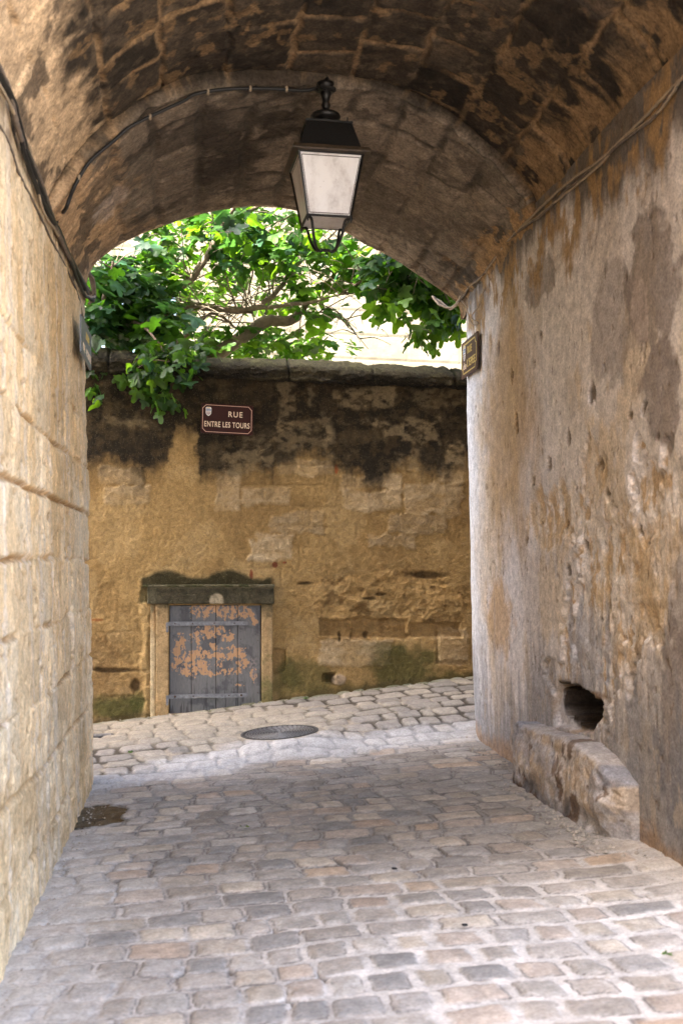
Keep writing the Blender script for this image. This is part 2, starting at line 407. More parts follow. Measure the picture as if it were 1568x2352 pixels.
def resample(P, n):
    Q = np.array([[v.x, v.y] for v in spline([(a, b, 0) for a, b in P], 12)])
    s = np.concatenate([[0], np.cumsum(np.linalg.norm(np.diff(Q, axis=0), axis=1))]); t = np.linspace(0, 1, n)
    return np.stack([np.interp(t * s[-1], s, Q[:, 0]), np.interp(t * s[-1], s, Q[:, 1])], 1), s[-1]
bld = empty('passage_building', (.7, 6.2, 0))
tag(bld, 'old stone passage building with a sooty barrel vault arching over the cobbled lane', 'building')
bld_inv = Matrix.Translation((-.7, -6.2, 0))
def bpart(o, label=None):
    o.parent = bld; o.matrix_parent_inverse = bld_inv
    if label: o['label'] = label
    return o
def xl(z, y): return -.70 - .02 * z + 0 * y
def xr(z, y): return 2.14 - .022 * z + 0 * y
YM = lambda x: 8.1 + skew(x)
# --- left wall
ys_ = seg((3.57, 8.11, .011)); zs_ = seg((-.25, 3.62, .0085))
Yw, Zw = np.meshgrid(ys_, zs_)
er = (fbm(Yw * 9, Zw * 9, 2, 4) - .5)
dz = (fbm(Yw * .7, Zw * 1.2, 4, 2) - .5) * .08
d, r, c = courses(Yw * 1.0 + er * .03, Zw + dz + er * .012 + .08, .320, .42, .78, 23, .2, rad=.035)
cover = ss(2.35, 2.75, Zw + (fbm(Yw * 2, Zw * 2, 6, 4) - .5) * 1.2)              # plastered upper part
low = ss(1.0, .5, Zw + (fbm(Yw * 2 + 3, Zw * 2, 7, 4) - .5) * .9)
zz_ = (Zw + dz + er * .012 + .08) / .320; dh = np.minimum(zz_ % 1, 1 - zz_ % 1) * .320; rowj = np.round(zz_)
jm = ss(.30, .46, vn(Yw * 1.9 + rowj * 7.3, rowj * 3.1, 10) * .75 + .25 * er)
gj = np.maximum((1 - ss(.003, .012 + .022 * fbm(Yw * 7, Zw * 7, 12, 3), dh)) * jm, (1 - ss(.002, .012, d)) * .35 * ss(.42, .55, fbm(Yw * 3, Zw * 3, 13, 3))) * (1 - cover) * (1 - .55 * low)
pits = ss(.60, .70, fbm(Yw * 17, Zw * 20, 14, 4))
relief = .030 * gj + .009 * pits * (1 - .6 * cover) - .020 * (fbm(Yw * 4, Zw * 4, 16, 5) - .5) - (hsh(r, c, 8) - .5) * .020 * (1 - cover) * (1 - low)
relief = relief - .02 * (fbm(Yw * 11, Zw * 11, 18, 4) - .5)
rc = .07 + .05 * fbm(Yw * 0, Zw * 5, 2, 3)
tt = np.clip((Yw - (8.11 - rc)) / rc, 0, 1); rnd = rc * (1 - np.sqrt(np.clip(1 - tt * tt, 0, 1)))
Xw = xl(Zw, Yw) - relief - rnd
cl = np.ones(Yw.shape + (3,)) * np.array([.80, .60, .35])
v1 = fbm(Yw * 3, Zw * 2.2, 19, 5)
cl = mix(cl, (.80, .65, .43), ss(.42, .62, v1) * .8)
cl = mix(cl, (.64, .43, .20), ss(.54, .68, fbm(Yw * 2.6 + 4, Zw * 1.8, 22, 5)) * .65)
cl = cl * (.84 + .28 * hsh(r, c, 12) * (1 - cover) + .1 * cover)[..., None]
cl = mix(cl, (.32, .17, .06), gj * .75)
cl = mix(cl, (.38, .24, .12), pits * .6)
stk = fbm(Yw * 14, Zw * .8, 24, 3)
cl = mix(cl, (.72, .64, .53), ss(.58, .70, stk) * .45)
cl = mix(cl, (.42, .27, .12), low * ss(.45, .65, fbm(Yw * 5, Zw * 4, 26, 4)) * .45)
cl = mix(cl, (.22, .16, .10), ss(.5, .62, fbm(Yw * 5, Zw * 5, 28, 5)) * ss(3.0, 3.5, Zw) * .8)
cl = mix(cl, (.16, .12, .09), ss(.12, .02, np.abs(Zw - 3.26 - .22 * (Yw - 4) / 4) + (er) * .15) * .45)
bpart(setup_mesh('wall', np.stack([Xw, Yw, Zw], -1), grid_faces(*Yw.shape), M_wallL, col=cl), 'pale limestone block wall on the left side of the passage')
def left_x(z): return -.70 - .02 * z

# --- right wall
yt = float(YM(2.13))
ys_ = seg((4.25, 4.6, .03), (4.6, yt + .01, .0088)); zs_ = seg((-.2, 3.72, .0088))
Yw, Zw = np.meshgrid(ys_, zs_)
def wr(px, py, x0=2.10): p = hit_x(px, py, x0); return p.y, p.z
er = fbm(Yw * 8, Zw * 8, 2, 4)
A = fbm(Yw * 2.3, Zw * 1.2, 3, 5); B = fbm(Yw * 3.4 + 7, Zw * 1.6, 5, 5); Cn = fbm(Yw * 5, Zw * 4, 9, 5); S = fbm(Yw * 15, Zw * 1.6, 11, 4)
cr = np.ones(Yw.shape + (3,)) * np.array([.56, .495, .43])
cr = mix(cr, (.66, .605, .555), ss(.42, .62, A) * .8)
cr = mix(cr, (.56, .44, .29), ss(.53, .61, B) * .6)
def patch(cy, cz, ry, rz, k=.6, soft=.12, n=er): return ell(Yw, Zw, cy, cz, ry, rz, soft, n, k)
rough_ = np.zeros_like(Yw)
def pp(px, py, rpx, rpy, k=.6, soft=.14, n=None):
    a = wr(px, py); b = wr(px + rpx, py); e = wr(px, py + rpy)
    return ell(Yw, Zw, a[0], a[1], abs(a[0] - b[0]) + .02, abs(a[1] - e[1]), soft, er if n is None else n, k)
# golden-brown wash beside the corner
g = pp(1170, 1000, 60, 260, .8, .5, A) ; cr = mix(cr, (.40, .25, .10), g * .75)
g = pp(1140, 1420, 28, 90, .5, .3); cr = mix(cr, (.48, .31, .15), g * .8)
# pale grey corner strip: sky light from the street painted into the colour
cr = mix(cr, (.64, .64, .64), ss(.75, .25, yt - Yw + (Cn - .5) * .5) * .85)
# eroded pale stone in the middle
for (a, b, c_, e_) in [(1340, 1480, 70, 150), (1385, 1290, 60, 110), (1290, 1180, 55, 60), (1480, 1150, 40, 120), (1530, 1120, 35, 90), (1300, 1560, 60, 40), (1440, 1440, 60, 60)]:
    q = pp(a, b, c_, e_, .9, .16); rough_ = np.maximum(rough_, q)
for (a, b, c_, e_) in [(1420, 1370, 60, 160), (1500, 1250, 50, 140), (1270, 1180, 50, 70), (1350, 1090, 30, 90)]:
    q = pp(a, b, c_, e_, .9, .2, Cn); cr = mix(cr, (.50, .36, .20), q * .65); rough_ = np.maximum(rough_, q * .55)
cr = mix(cr, (.68, .61, .53), rough_ * ss(.40, .56, S + (Cn - .5)) * .9)
cr = mix(cr, (.46, .31, .16), rough_ * ss(.56, .64, fbm(Yw * 18, Zw * 10, 13, 3)) * .8)
cr = mix(cr, (.36, .36, .38), pp(1340, 1500, 50, 120, .9, .2, S) * .65)
# smooth grey-brown render, and dark grey washes
for (a, b, c_, e_, kk) in [(1520, 900, 40, 110, .85), (1420, 740, 55, 150, .5), (1500, 640, 60, 150, .75), (1250, 640, 30, 60, .7), (1560, 1400, 30, 120, .6), (1540, 1700, 40, 260, .8), (1110, 700, 25, 40, .5)]:
    cr = mix(cr, (.22, .178, .150), pp(a, b, c_, e_, .55, .10) * kk)
cr = mix(cr, (.42, .34, .28), pp(1475, 720, 14, 110, .9, .2) * .8)
soot = ss(.02, .30, Zw - (3.16 + .05 * (Yw - 5)) + (B - .5) * .7 + (S - .5) * .25)
cr = mix(cr, (.062, .047, .035), soot * .85)
yel = ss(.30, .02, np.abs(Zw - 3.47 + .06 * (Yw - 6)) + (S - .5) * .5 + (er - .5) * .4)
cr = mix(cr, (.34, .21, .09), yel * ss(.46, .56, fbm(Yw * 9, Zw * 5, 17, 4)) * .9)
# grey damp towards the foot
dampn = ss(1.15, .35, Zw + (S - .5) * 1.0 + (A - .5) * .7)
cr = mix(cr, (.195, .195, .205), dampn * .75)
cr = mix(cr, (.36, .30, .24), dampn * ss(.57, .66, fbm(Yw * 16, Zw * 8, 21, 4)) * .75)
cr = mix(cr, (.33, .19, .085), ss(.16, .03, Zw - .14 + (er - .5) * .2) * .6)
# small holes and scars
holes = np.zeros_like(Yw)
for (a, b, c_, e_) in [(1235, 830, 3, 18), (1365, 905, 5, 22), (1190, 960, 4, 24), (1308, 1000, 4, 16), (1262, 1060, 4, 18), (1290, 1200, 4, 12), (1375, 1060, 6, 14), (1460, 1215, 7, 26), (1512, 1000, 4, 10), (1230, 1100, 3, 20), (1150, 800, 3, 16), (1180, 870, 3, 18), (1478, 935, 5, 10), (1450, 950, 5, 9), (1210, 1240, 3, 14), (1330, 1250, 6, 8), (1250, 770, 3, 14), (1300, 1310, 5, 12), (1390, 1130, 5, 9)]:
    holes = np.maximum(holes, pp(a, b, c_ * .45, e_ * 1.0, 1.6, .12, fbm(Yw * 16, Zw * 10, 33, 4)))
cr = mix(cr, (.10, .065, .035), holes * .75)
nicks = ss(.73, .79, fbm(Yw * 30, Zw * 13, 27, 3)); cr = mix(cr, (.12, .08, .045), nicks * .6)
# the broken hole above the block
dwr = Yw * CS + 2.10 * SN; Uw = 784 + FPX * (2.10 * CS - Yw * SN) / dwr; Vw = 1300 - FPX * (Zw - EYE) / dwr
HP = [(1255, 1578), (1272, 1566), (1300, 1572), (1330, 1590), (1362, 1612), (1372, 1632), (1366, 1652), (1348, 1678), (1322, 1680), (1296, 1668), (1272, 1668), (1262, 1640)]
cr = mix(cr, (.30, .20, .11), poly(Uw, Vw, HP, 10, er, 22) * .8)
cr = mix(cr, (.46, .44, .43), poly(Uw, Vw, [(1262, 1585), (1290, 1600), (1300, 1668), (1262, 1668)], 5, er, 14) * .9)  # lit left side of the hole painted paler into the colour
hole = poly(Uw, Vw, HP, 3.5, er, 12)
IP = [(1270, 1570), (1300, 1575), (1338, 1594), (1366, 1622), (1358, 1652), (1336, 1674), (1306, 1664), (1280, 1640)]
inn = poly(Uw, Vw, IP, 3, fbm(Yw * 14, Zw * 14, 6, 4), 16)
dk = poly(Uw, Vw, [(1319 + (a - 1319) * 1.14, 1625 + (b - 1625) * 1.12) for a, b in IP], 4, er, 6)
cr = mix(cr, (.025, .015, .008), dk * .95)  # shade inside the hole painted into the wall colour
cr = mix(cr, (.20, .10, .03), ell(Uw, Vw, 1345, 1600, 26, 10, .3, er, .8) * .7)
relief = (.045 * hole + .32 * inn) * (.7 + .6 * Cn) + .018 * holes + .006 * nicks
relief = relief + rough_ * .040 * (fbm(Yw * 10, Zw * 8, 23, 5) - .35) + .008 * soot * (Cn - .5) + .018 * rough_
relief = relief - .03 * (fbm(Yw * 1.3, Zw * 1.1, 25, 3) - .5) - .010 * (fbm(Yw * 7, Zw * 6, 29, 5) - .5)
rc = .50
tt = np.clip((Yw - (yt - rc)) / rc, 0, 1); rnd = .075 * (1 - np.sqrt(np.clip(1 - tt * tt, 0, 1)))
Xw = xr(Zw, Yw) + relief + rnd
bpart(setup_mesh('wall', np.stack([Xw, Yw, Zw], -1), grid_faces(*Yw.shape, flip=True), M_wallR, col=cr), 'blotched grey and ochre plaster wall on the right with a broken hole near its foot')

# --- vaults
def vault(P0, P1, ya, yb, nu, dy, seed, paint, name, label):
    A0, L0 = resample(P0, nu); A1, L1 = resample(P1, nu); n = int((yb - ya) / dy)
    t = np.linspace(0, 1, n)[:, None]
    PX = A0[:, 0][None] * (1 - t) + A1[:, 0][None] * t; PZ = A0[:, 1][None] * (1 - t) + A1[:, 1][None] * t
    PY = ya + (yb - ya) * t + skew(PX)
    U = np.linspace(0, L0, nu)[None] + 0 * t; Vv = PY
    tx = np.gradient(PX, axis=1); tz = np.gradient(PZ, axis=1); ln = np.sqrt(tx ** 2 + tz ** 2); nx, nz = -tz / ln, tx / ln  # outward (up)
    rel, col = paint(U, Vv, PX, PZ, t + 0 * U)
    return PX + nx * rel, PY, PZ + nz * rel, col
def paint_near(U, V, PX, PZ, t):
    e = fbm(U * 8, V * 8, 1, 4)
    d, r, c = courses(V + (e - .5) * .05, U + (e - .5) * .05 + .08 * (fbm(U, V, 2, 2) - .5), .36, .36, .62, 31, .2, rad=.03)
    gj = 1 - ss(.006, .026, d); big = fbm(U * 1.5, V * 1.5, 4, 5); sm = fbm(U * 6, V * 4, 7, 5)
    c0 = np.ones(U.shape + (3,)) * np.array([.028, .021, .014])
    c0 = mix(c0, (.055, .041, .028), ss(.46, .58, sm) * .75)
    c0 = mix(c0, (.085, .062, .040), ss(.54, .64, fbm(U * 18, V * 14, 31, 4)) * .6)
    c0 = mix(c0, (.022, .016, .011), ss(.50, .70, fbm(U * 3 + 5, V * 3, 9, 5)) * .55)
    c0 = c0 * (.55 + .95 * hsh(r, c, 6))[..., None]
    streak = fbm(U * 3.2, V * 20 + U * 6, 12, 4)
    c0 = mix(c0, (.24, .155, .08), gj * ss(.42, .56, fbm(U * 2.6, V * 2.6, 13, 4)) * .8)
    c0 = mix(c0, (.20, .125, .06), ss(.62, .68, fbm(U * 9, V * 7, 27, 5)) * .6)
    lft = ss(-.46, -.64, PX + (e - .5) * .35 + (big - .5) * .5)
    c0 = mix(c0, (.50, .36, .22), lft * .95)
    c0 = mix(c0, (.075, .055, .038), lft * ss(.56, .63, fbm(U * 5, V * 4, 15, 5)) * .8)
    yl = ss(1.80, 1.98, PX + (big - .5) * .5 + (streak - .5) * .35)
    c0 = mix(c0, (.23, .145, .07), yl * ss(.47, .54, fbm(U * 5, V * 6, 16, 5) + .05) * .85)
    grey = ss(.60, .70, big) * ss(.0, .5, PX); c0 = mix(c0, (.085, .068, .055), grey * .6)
    rel = .022 * gj * ss(.35, .6, sm) - .03 * (fbm(U * 3, V * 3, 17, 5) - .5) - .012 * (fbm(U * 12, V * 12, 19, 3) - .5) - (hsh(r, c, 4) - .5) * .016
    return rel, c0
def paint_far(U, V, PX, PZ, t):
    e = fbm(U * 8, V * 8, 1, 4)
    d, r, c = courses(V + (e - .5) * .06, U + (e - .5) * .05, .30, .28, .5, 37, .2, rad=.03)
    gj = 1 - ss(.01, .045, d); big = fbm(U * 1.6 + 3, V * 1.6, 5, 5); sm = fbm(U * 6, V * 5, 8, 5)
    c0 = np.ones(U.shape + (3,)) * np.array([.115, .091, .067])
    rt = ss(.55, .9, PX)
    c0 = mix(c0, (.170, .137, .102), ss(.45, .6, big) * .8)
    c0 = c0 * (.62 + .76 * hsh(r, c, 6))[..., None]
    c0 = mix(c0, (.035, .026, .019), (1 - rt) * ss(.44, .60, fbm(U * 2.2, V * 2.4, 10, 5)) * ss(-.7, -.3, PX) * .85)
    c0 = mix(c0, (.045, .036, .027), np.maximum(gj, ss(.55, .60, sm) * .8) * ss(.46, .54, fbm(U * 2, V * 2, 12, 3)) * .8 * ss(-.3, .4, PX))
    c0 = mix(c0, (.24, .19, .14), (1 - gj) * ss(.54, .64, fbm(U * 4 + 5, V * 4, 14, 4)) * .6)
    lft = ss(-.34, -.56, PX + (e - .5) * .5 + (big - .5) * .4) 
    c0 = mix(c0, (.44, .29, .16), lft * .9)
    c0 = mix(c0, (.10, .075, .052), lft * ss(.52, .58, fbm(U * 4, V * 3, 18, 5)) * .85)
    c0 = mix(c0, (.30, .25, .21), ell(PX, V, -.52, 7.1, .10, .22, .2, e, .6) * .7)
    rs = ss(1.75, 1.98, PX + (sm - .5) * .4); c0 = mix(c0, (.30, .185, .085), rs * ss(.50, .58, fbm(U * 7, V * 5, 20, 5)) * .9)
    c0 = mix(c0, (.060, .045, .033), rs * ss(.5, .6, fbm(U * 4, V * 4, 22, 5)) * .6)
    edge = ss(.78, 1.0, t); c0 = mix(c0, (.27, .20, .135), edge * .35)
    c0 = mix(c0, (.075, .055, .038), ss(.56, .64, fbm(U * 5, V * 5, 24, 5)) * edge * .6)
    crack = np.abs(V - (8.0 + skew(PX)) + .12 * np.sin(U * 3) + (e - .5) * .12)
    crk = ss(.012, .002, crack) * ss(.3, .8, PX); c0 = mix(c0, (.02, .015, .012), crk * .8)
    rel = .014 * gj + .02 * crk - .03 * (fbm(U * 3, V * 3, 26, 5) - .5) - .012 * (fbm(U * 11, V * 11, 28, 4) - .5)
    rel = rel * (1 - .0 * t)
    # ragged arris at the mouth
    rel = rel - 0.0
    return rel, c0
SY = 6.08
NU = 460
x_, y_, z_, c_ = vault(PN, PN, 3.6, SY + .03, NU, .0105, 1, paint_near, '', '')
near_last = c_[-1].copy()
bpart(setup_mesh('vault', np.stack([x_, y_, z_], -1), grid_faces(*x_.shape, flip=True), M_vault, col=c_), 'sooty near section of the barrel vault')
x_, y_, z_, c_ = vault(PS, PF, SY, 8.1, NU, .0095, 2, paint_far, '', '')
# step up to the near vault: rows from a raised profile down to the first ring, softly rounded
NA, _l = resample(PN, NU)
st_rows = []; st_cols = []
for k in range(9):
    a = k / 8.0
    hh = .14 * (1 - a)
    cx = x_[0] + (NA[:, 0] - x_[0]) * (1 - a) * 1.15; cz = z_[0] + (NA[:, 1] + .015 - z_[0]) * (1 - a)
    yy = y_[0] - .02 * a * (1 - a) * 4 * .6 - .0 + .03 * (1 - a) * 0
    nse = (fbm(np.linspace(0, 14, NU), np.full(NU, a * 2.0), 6, 4) - .5) * .05 * (1 - a)
    st_rows.append(np.stack([cx, yy + nse, cz], -1)); st_cols.append((near_last * (1 - a) + c_[0] * a) * (.62 + .38 * a))
V = np.concatenate([np.array(st_rows), np.stack([x_, y_, z_], -1)], 0); C = np.concatenate([np.array(st_cols), c_], 0)
# round the arris at the street mouth
bpart(setup_mesh('vault', V, grid_faces(V.shape[0], NU, flip=True), M_vault, col=C), 'lower brownish far section of the barrel vault with dark joints')
# --- outer faces, roof
def facade(name, P, ybase, yoff, flip, label, zt=10.2, x0=-5.5, x1=7.5):
    pts = []
    vz = np.linspace(-.3, P[0][1], 30)
    for z in vz: pts.append((xl(z, 0) - (.10 if ybase > 5 else .0), z, 'L'))
    A, _ = resample(P, 90)
    for a in A: pts.append((a[0], a[1], 'T'))
    for z in np.linspace(P[-1][1], -.3, 30): pts.append((xr(z, 0) + (.07 if ybase > 5 else 0), z, 'R'))
    n = len(pts); rows = 26; Vv = np.zeros((rows, n, 3))
    for i, (x, z, s) in enumerate(pts):
        if s == 'L': ox, oz = x0, -.3 + (z + .3) / (P[0][1] + .3) * (zt + .3)
        elif s == 'R': ox, oz = x1, -.3 + (z + .3) / (P[-1][1] + .3) * (zt + .3)
        else: ox, oz = x0 + (x1 - x0) * (x - P[0][0]) / (P[-1][0] - P[0][0]), zt
        for k in range(rows):
            a = (k / (rows - 1)) ** 1.6; xx = x + (ox - x) * a; zz = z + (oz - z) * a
            Vv[k, i] = (xx, ybase + skew(xx) + yoff, zz)
    U, W = Vv[..., 0], Vv[..., 2]
    n1 = fbm(U * 1.3, W * 1.3, 3, 5); cc = np.ones(U.shape + (3,)) * np.array([.46, .36, .25])
    cc = mix(cc, (.34, .24, .14), ss(.45, .65, n1) * .7); cc = mix(cc, (.50, .44, .36), ss(.5, .7, fbm(U * 2, W * 2, 8, 4)) * .6)
    return bpart(setup_mesh(name, Vv, grid_faces(rows, n, flip=flip), M_wallR, col=cc), label)
facade('facade', PN, 3.6, 0, False, 'camera-side outer face of the passage building above and beside the near arch')
facade('facade', PF, 8.1, .0, True, 'street-side outer face of the passage building around the far arch')
ZT = 10.2  # unseen top, height set so the building shades garden wall and front leaves
mb = MB()
def sk(x, yb): return yb + skew(x)
mb.add([(-5.7, sk(-5.7, 3.7), ZT), (7.7, sk(7.7, 3.7), ZT), (7.7, sk(7.7, 8.3), ZT), (-5.7, sk(-5.7, 8.3), ZT),
        (-5.7, sk(-5.7, 3.7), ZT + .2), (7.7, sk(7.7, 3.7), ZT + .2), (7.7, sk(7.7, 8.3), ZT + .2), (-5.7, sk(-5.7, 8.3), ZT + .2)],
       [(3, 2, 1, 0), (4, 5, 6, 7), (0, 1, 5, 4), (1, 2, 6, 5), (2, 3, 7, 6), (3, 0, 4, 7)])
bpart(mb.build('roof', M_roof))
mb = MB()
M_side = plain('side render', (.42, .32, .22), .9, var=.3, scale=3)
for x in (-5.5, 7.5):
    mb = MB(); mb.add([(x, sk(x, 3.6), -.3), (x, sk(x, 8.1), -.3), (x, sk(x, 8.1), ZT), (x, sk(x, 3.6), ZT)], [(0, 1, 2, 3)])
    bpart(mb.build('side_wall', M_side))

# --- plastered block at the foot of the right wall (joined to the wall)
def rock(c, dim, sub, seed, warp, paint, name, mat):
    sx, sy, sz = dim; V = []; F = []; nn = 0
    for ax in range(3):
        for sg in (-1, 1):
            a, b = [k for k in range(3) if k != ax]
            na = max(4, int(dim[a] / sub)); nb = max(4, int(dim[b] / sub))
            g, h = np.meshgrid(np.linspace(-1, 1, na), np.linspace(-1, 1, nb), indexing='ij')
            P = np.zeros(g.shape + (3,)); P[..., ax] = sg; P[..., a] = g; P[..., b] = h
            P = P.reshape(-1, 3); V.append(P)
            f = grid_faces(na, nb, flip=(sg > 0) == (ax == 1)); F.append(f + nn); nn += len(P)
    P = np.concatenate(V); F = np.concatenate(F)
    H = np.array(dim) / 2; rad = .028; Q = P * H; inner = np.clip(Q, -(H - rad), H - rad); dlt = Q - inner
    ln = np.linalg.norm(dlt, axis=1, keepdims=True); Q = inner + dlt / np.maximum(ln, 1e-6) * rad
    Q = Q + np.array(c); Q = warp(Q, P); return setup_mesh(name, Q, F, mat, col=paint(Q, P))
def warp(Q, P):
    x, y, z = Q[:, 0].copy(), Q[:, 1].copy(), Q[:, 2].copy()
    n1 = fbm(y * 4 + x * 3, z * 5 + x * 2, 3, 4) - .5; n2 = fbm(y * 13 + 2, z * 13 + x * 9, 6, 4) - .5
    top = ss(.1, 1, P[:, 2])
    zt = .02 * np.sin((y - 5.6) * 4.0) - .07 * ss(5.62, 5.3, y)
    z = z + top * (zt + .05 * n1)
    brk = ss(5.75, 5.5, y + n1 * .35) * ss(.34, .14, z + n1 * .2)
    x = x - n1 * .045 - n2 * .04 + brk * (.055 + .07 * n2)
    x = x + .03 * top + ss(5.5, 5.25, y) * .09
    return np.stack([x, y, z], 1)
def paintb(Q, P):
    x, y, z = Q[:, 0], Q[:, 1], Q[:, 2]
    n1 = fbm(y * 4, z * 5, 8, 5); n2 = fbm(y * 9 + 3, z * 8, 11, 5)
    c = np.ones((len(x), 3)) * np.array([.44, .345, .25])
    c = mix(c, (.52, .46, .40), ss(.44, .58, n2) * .85)
    c = mix(c, (.12, .115, .12), ss(.30, .16, z + (n1 - .5) * .3) * .9)
    c = mix(c, (.30, .29, .30), ss(.52, .62, n1) * .6)
    c = mix(c, (.36, .33, .31), ss(.9, 1, P[:, 2]) * .7)
    brk = ss(5.82, 5.55, y + (n1 - .5) * .3) * ss(.28, .14, z + (n1 - .5) * .3); c = mix(c, (.46, .43, .40), brk * .85)
    c = mix(c, (.12, .07, .04), ss(.62, .66, n2) * .8); c = mix(c, (.20, .20, .22), ss(.56, .62, fbm(y * 3 + 9, z * 4, 14, 5)) * .7)
    return c
bpart(rock((2.13, 6.13, .26), (.34, 1.66, .56), .011, 3, warp, paintb, 'plinth', M_wallR), 'low crumbling plastered stone block against the foot of the right wall')

# ------------------------------------------------------------------ the garden wall
gwr = empty('garden_wall', (.3, GW0, 0)); tag(gwr, 'ochre and black stained rubble wall facing the arch, with a low wooden hatch and mossy coping', 'wall')
gin = Matrix.Translation((-.3, -GW0, 0))
def gpart(o, label=None, parent=None):
    if parent is None: o.parent = gwr; o.matrix_parent_inverse = gin
    if label: o['label'] = label
    return o
xs = seg((-9, -1.6, .2), (-1.6, 3.3, .0082), (3.3, 11, .2)); zs = seg((-.6, 3.2, .0082))
Xg, Zg = np.meshgrid(xs, zs); Yg = gwy(Xg)
tdep = Xg * SN + Yg * CS
U = 784 + FPX * (Xg * CS - Yg * SN) / tdep; V = 1300 - FPX * (Zg - EYE) / tdep      # survey chart of this wall face
n0 = fbm(Xg * 2, Zg * 2, 1, 5); n1 = fbm(Xg * 6, Zg * 6, 3, 5); n2 = fbm(Xg * 16, Zg * 16, 6, 4); nh = fbm(Xg * 5, Zg * 14, 9, 5)
cg = np.ones(Xg.shape + (3,)) * np.array([.37, .255, .108])
cg = mix(cg, (.285, .188, .076), ss(.46, .58, n0) * .75)
cg = mix(cg, (.42, .305, .145), ss(.50, .66, fbm(Xg * 3 + 2, Zg * 3, 12, 5)) * .7)
cg = mix(cg, (.46, .325, .145), ss(800, 1060, U + (n1 - .5) * 300) * ss(1250, 1450, V) * .6)
cg = mix(cg, (.20, .125, .055), ss(340, 240, U + (n1 - .5) * 120) * ss(1420, 1500, V) * .5)
dg, rg, cgd = courses(Xg + (n1 - .5) * .04, Zg + (n1 - .5) * .04 + .03 * (fbm(Xg * .8, Zg * .8, 2, 2) - .5), .185, .30, .55, 41, .2, rad=.02)
relief = -.020 * (fbm(Xg * 3, Zg * 3, 15, 5) - .5) - .010 * (n2 - .5)
faint = (1 - ss(.004, .016, dg)) * ss(.56, .72, fbm(Xg * 1.7, Zg * 1.7, 17, 3))
relief = relief + .004 * faint; cg = mix(cg, (.15, .095, .04), faint * .2)
def blk(u0, v0, u1, v1, colr, amt, proud=.006, k=16, nn=None):
    global cg, relief
    m = rect(U, V, u0, u1, v0, v1, 4, n1 if nn is None else nn, k)
    cg = mix(cg, colr, m * amt * (.65 + .7 * ss(.3, .7, nh) - .15)); relief = relief - m * (proud + .014 * (nh - .5))
pale = (.52, .42, .27); grey_ = (.40, .33, .22)
for b in [(495, 1085, 552, 1172), (552, 1118, 666, 1160), (785, 1088, 920, 1122), (790, 1128, 920, 1172), (930, 1112, 1058, 1182), (640, 1055, 765, 1092), (1010, 1070, 1062, 1110), (735, 1470, 900, 1530), (1003, 1442, 1072, 1522)]:
    blk(*b, pale, .62)
blk(570, 1240, 676, 1287, pale, .9); blk(588, 1228, 676, 1262, pale, .9)
for b in [(890, 1180, 1016, 1222), (845, 1228, 950, 1258), (240, 1120, 340, 1160), (230, 1070, 330, 1110), (620, 1180, 740, 1225)]: blk(*b, grey_, .5)
# crumbling zone and robbed-out courses
cz = np.maximum(ell(U, V, 880, 1380, 170, 70, .3, n1, .8), ell(U, V, 290, 1530, 70, 40, .3, n1, .8) * .5)
relief = relief + cz * (.05 * (fbm(Xg * 9, Zg * 12, 19, 5) - .42)); cg = mix(cg, (.52, .35, .15), cz * ss(.45, .6, nh) * .7); cg = mix(cg, (.13, .075, .025), cz * ss(.55, .68, fbm(Xg * 10, Zg * 14, 22, 4)) * .75)
for (u0, v0, u1, v1, dp) in [(735, 1421, 805, 1462, .035), (808, 1421, 935, 1466, .045), (940, 1430, 1058, 1462, .03), (628, 1490, 660, 1545, .03), (740, 1545, 770, 1568, .05), (1003, 1440, 1007, 1522, .02), (1003, 1520, 1072, 1524, .02), (735, 1462, 900, 1466, -.006)]:
    m = rect(U, V, u0, u1, v0, v1, 3, n1, 9); relief = relief + m * dp
    if dp > .02: cg = mix(cg, (.27, .17, .07), m * .5)
m = rect(U, V, 745, 768, 1548, 1572, 3, n1, 8); cg = mix(cg, (.05, .025, .015), m * .9)
m = ell(U, V, 778, 1562, 15, 12, .2, n1, .3); cg = mix(cg, (.42, .33, .24), m * .9); relief -= m * .02
for (u, v, a, b, cc_) in [(631, 1297, 7, 7, (.16, .035, .015)), (653, 1292, 5, 3, (.16, .035, .015)), (577, 1320, 4, 12, (.20, .045, .02)), (772, 1077, 4, 11, (.45, .12, .03)), (1085, 1378, 5, 4, (.2, .06, .02)), (222, 1424, 14, 3, (.3, .12, .04))]:
    cg = mix(cg, cc_, ell(U, V, u, v, a, b, .2, n1, .3) * .9)
for (u, v, a, b) in [(845, 1375, 12, 3), (875, 1365, 9, 3), (780, 1462, 4, 12), (985, 1320, 40, 8), (700, 1340, 16, 3), (840, 1458, 6, 8), (270, 1540, 60, 6), (310, 1575, 10, 14)]:
    m = ell(U, V, u, v, a, b, .3, n1, .9); cg = mix(cg, (.07, .045, .02), m * .8); relief += m * .02
# green growth
for (u, v, a, b, k) in [(930, 1535, 75, 55, .8), (700, 1560, 55, 45, .6), (650, 1580, 40, 50, .55), (260, 1630, 60, 32, .85), (1040, 1560, 60, 24, .7), (820, 1590, 100, 18, .5), (880, 1490, 80, 14, .3), (318, 1620, 16, 26, .6)]:
    cg = mix(cg, (.070, .078, .020), ell(U, V, u, v, a, b, .45, n1, .8) * k)
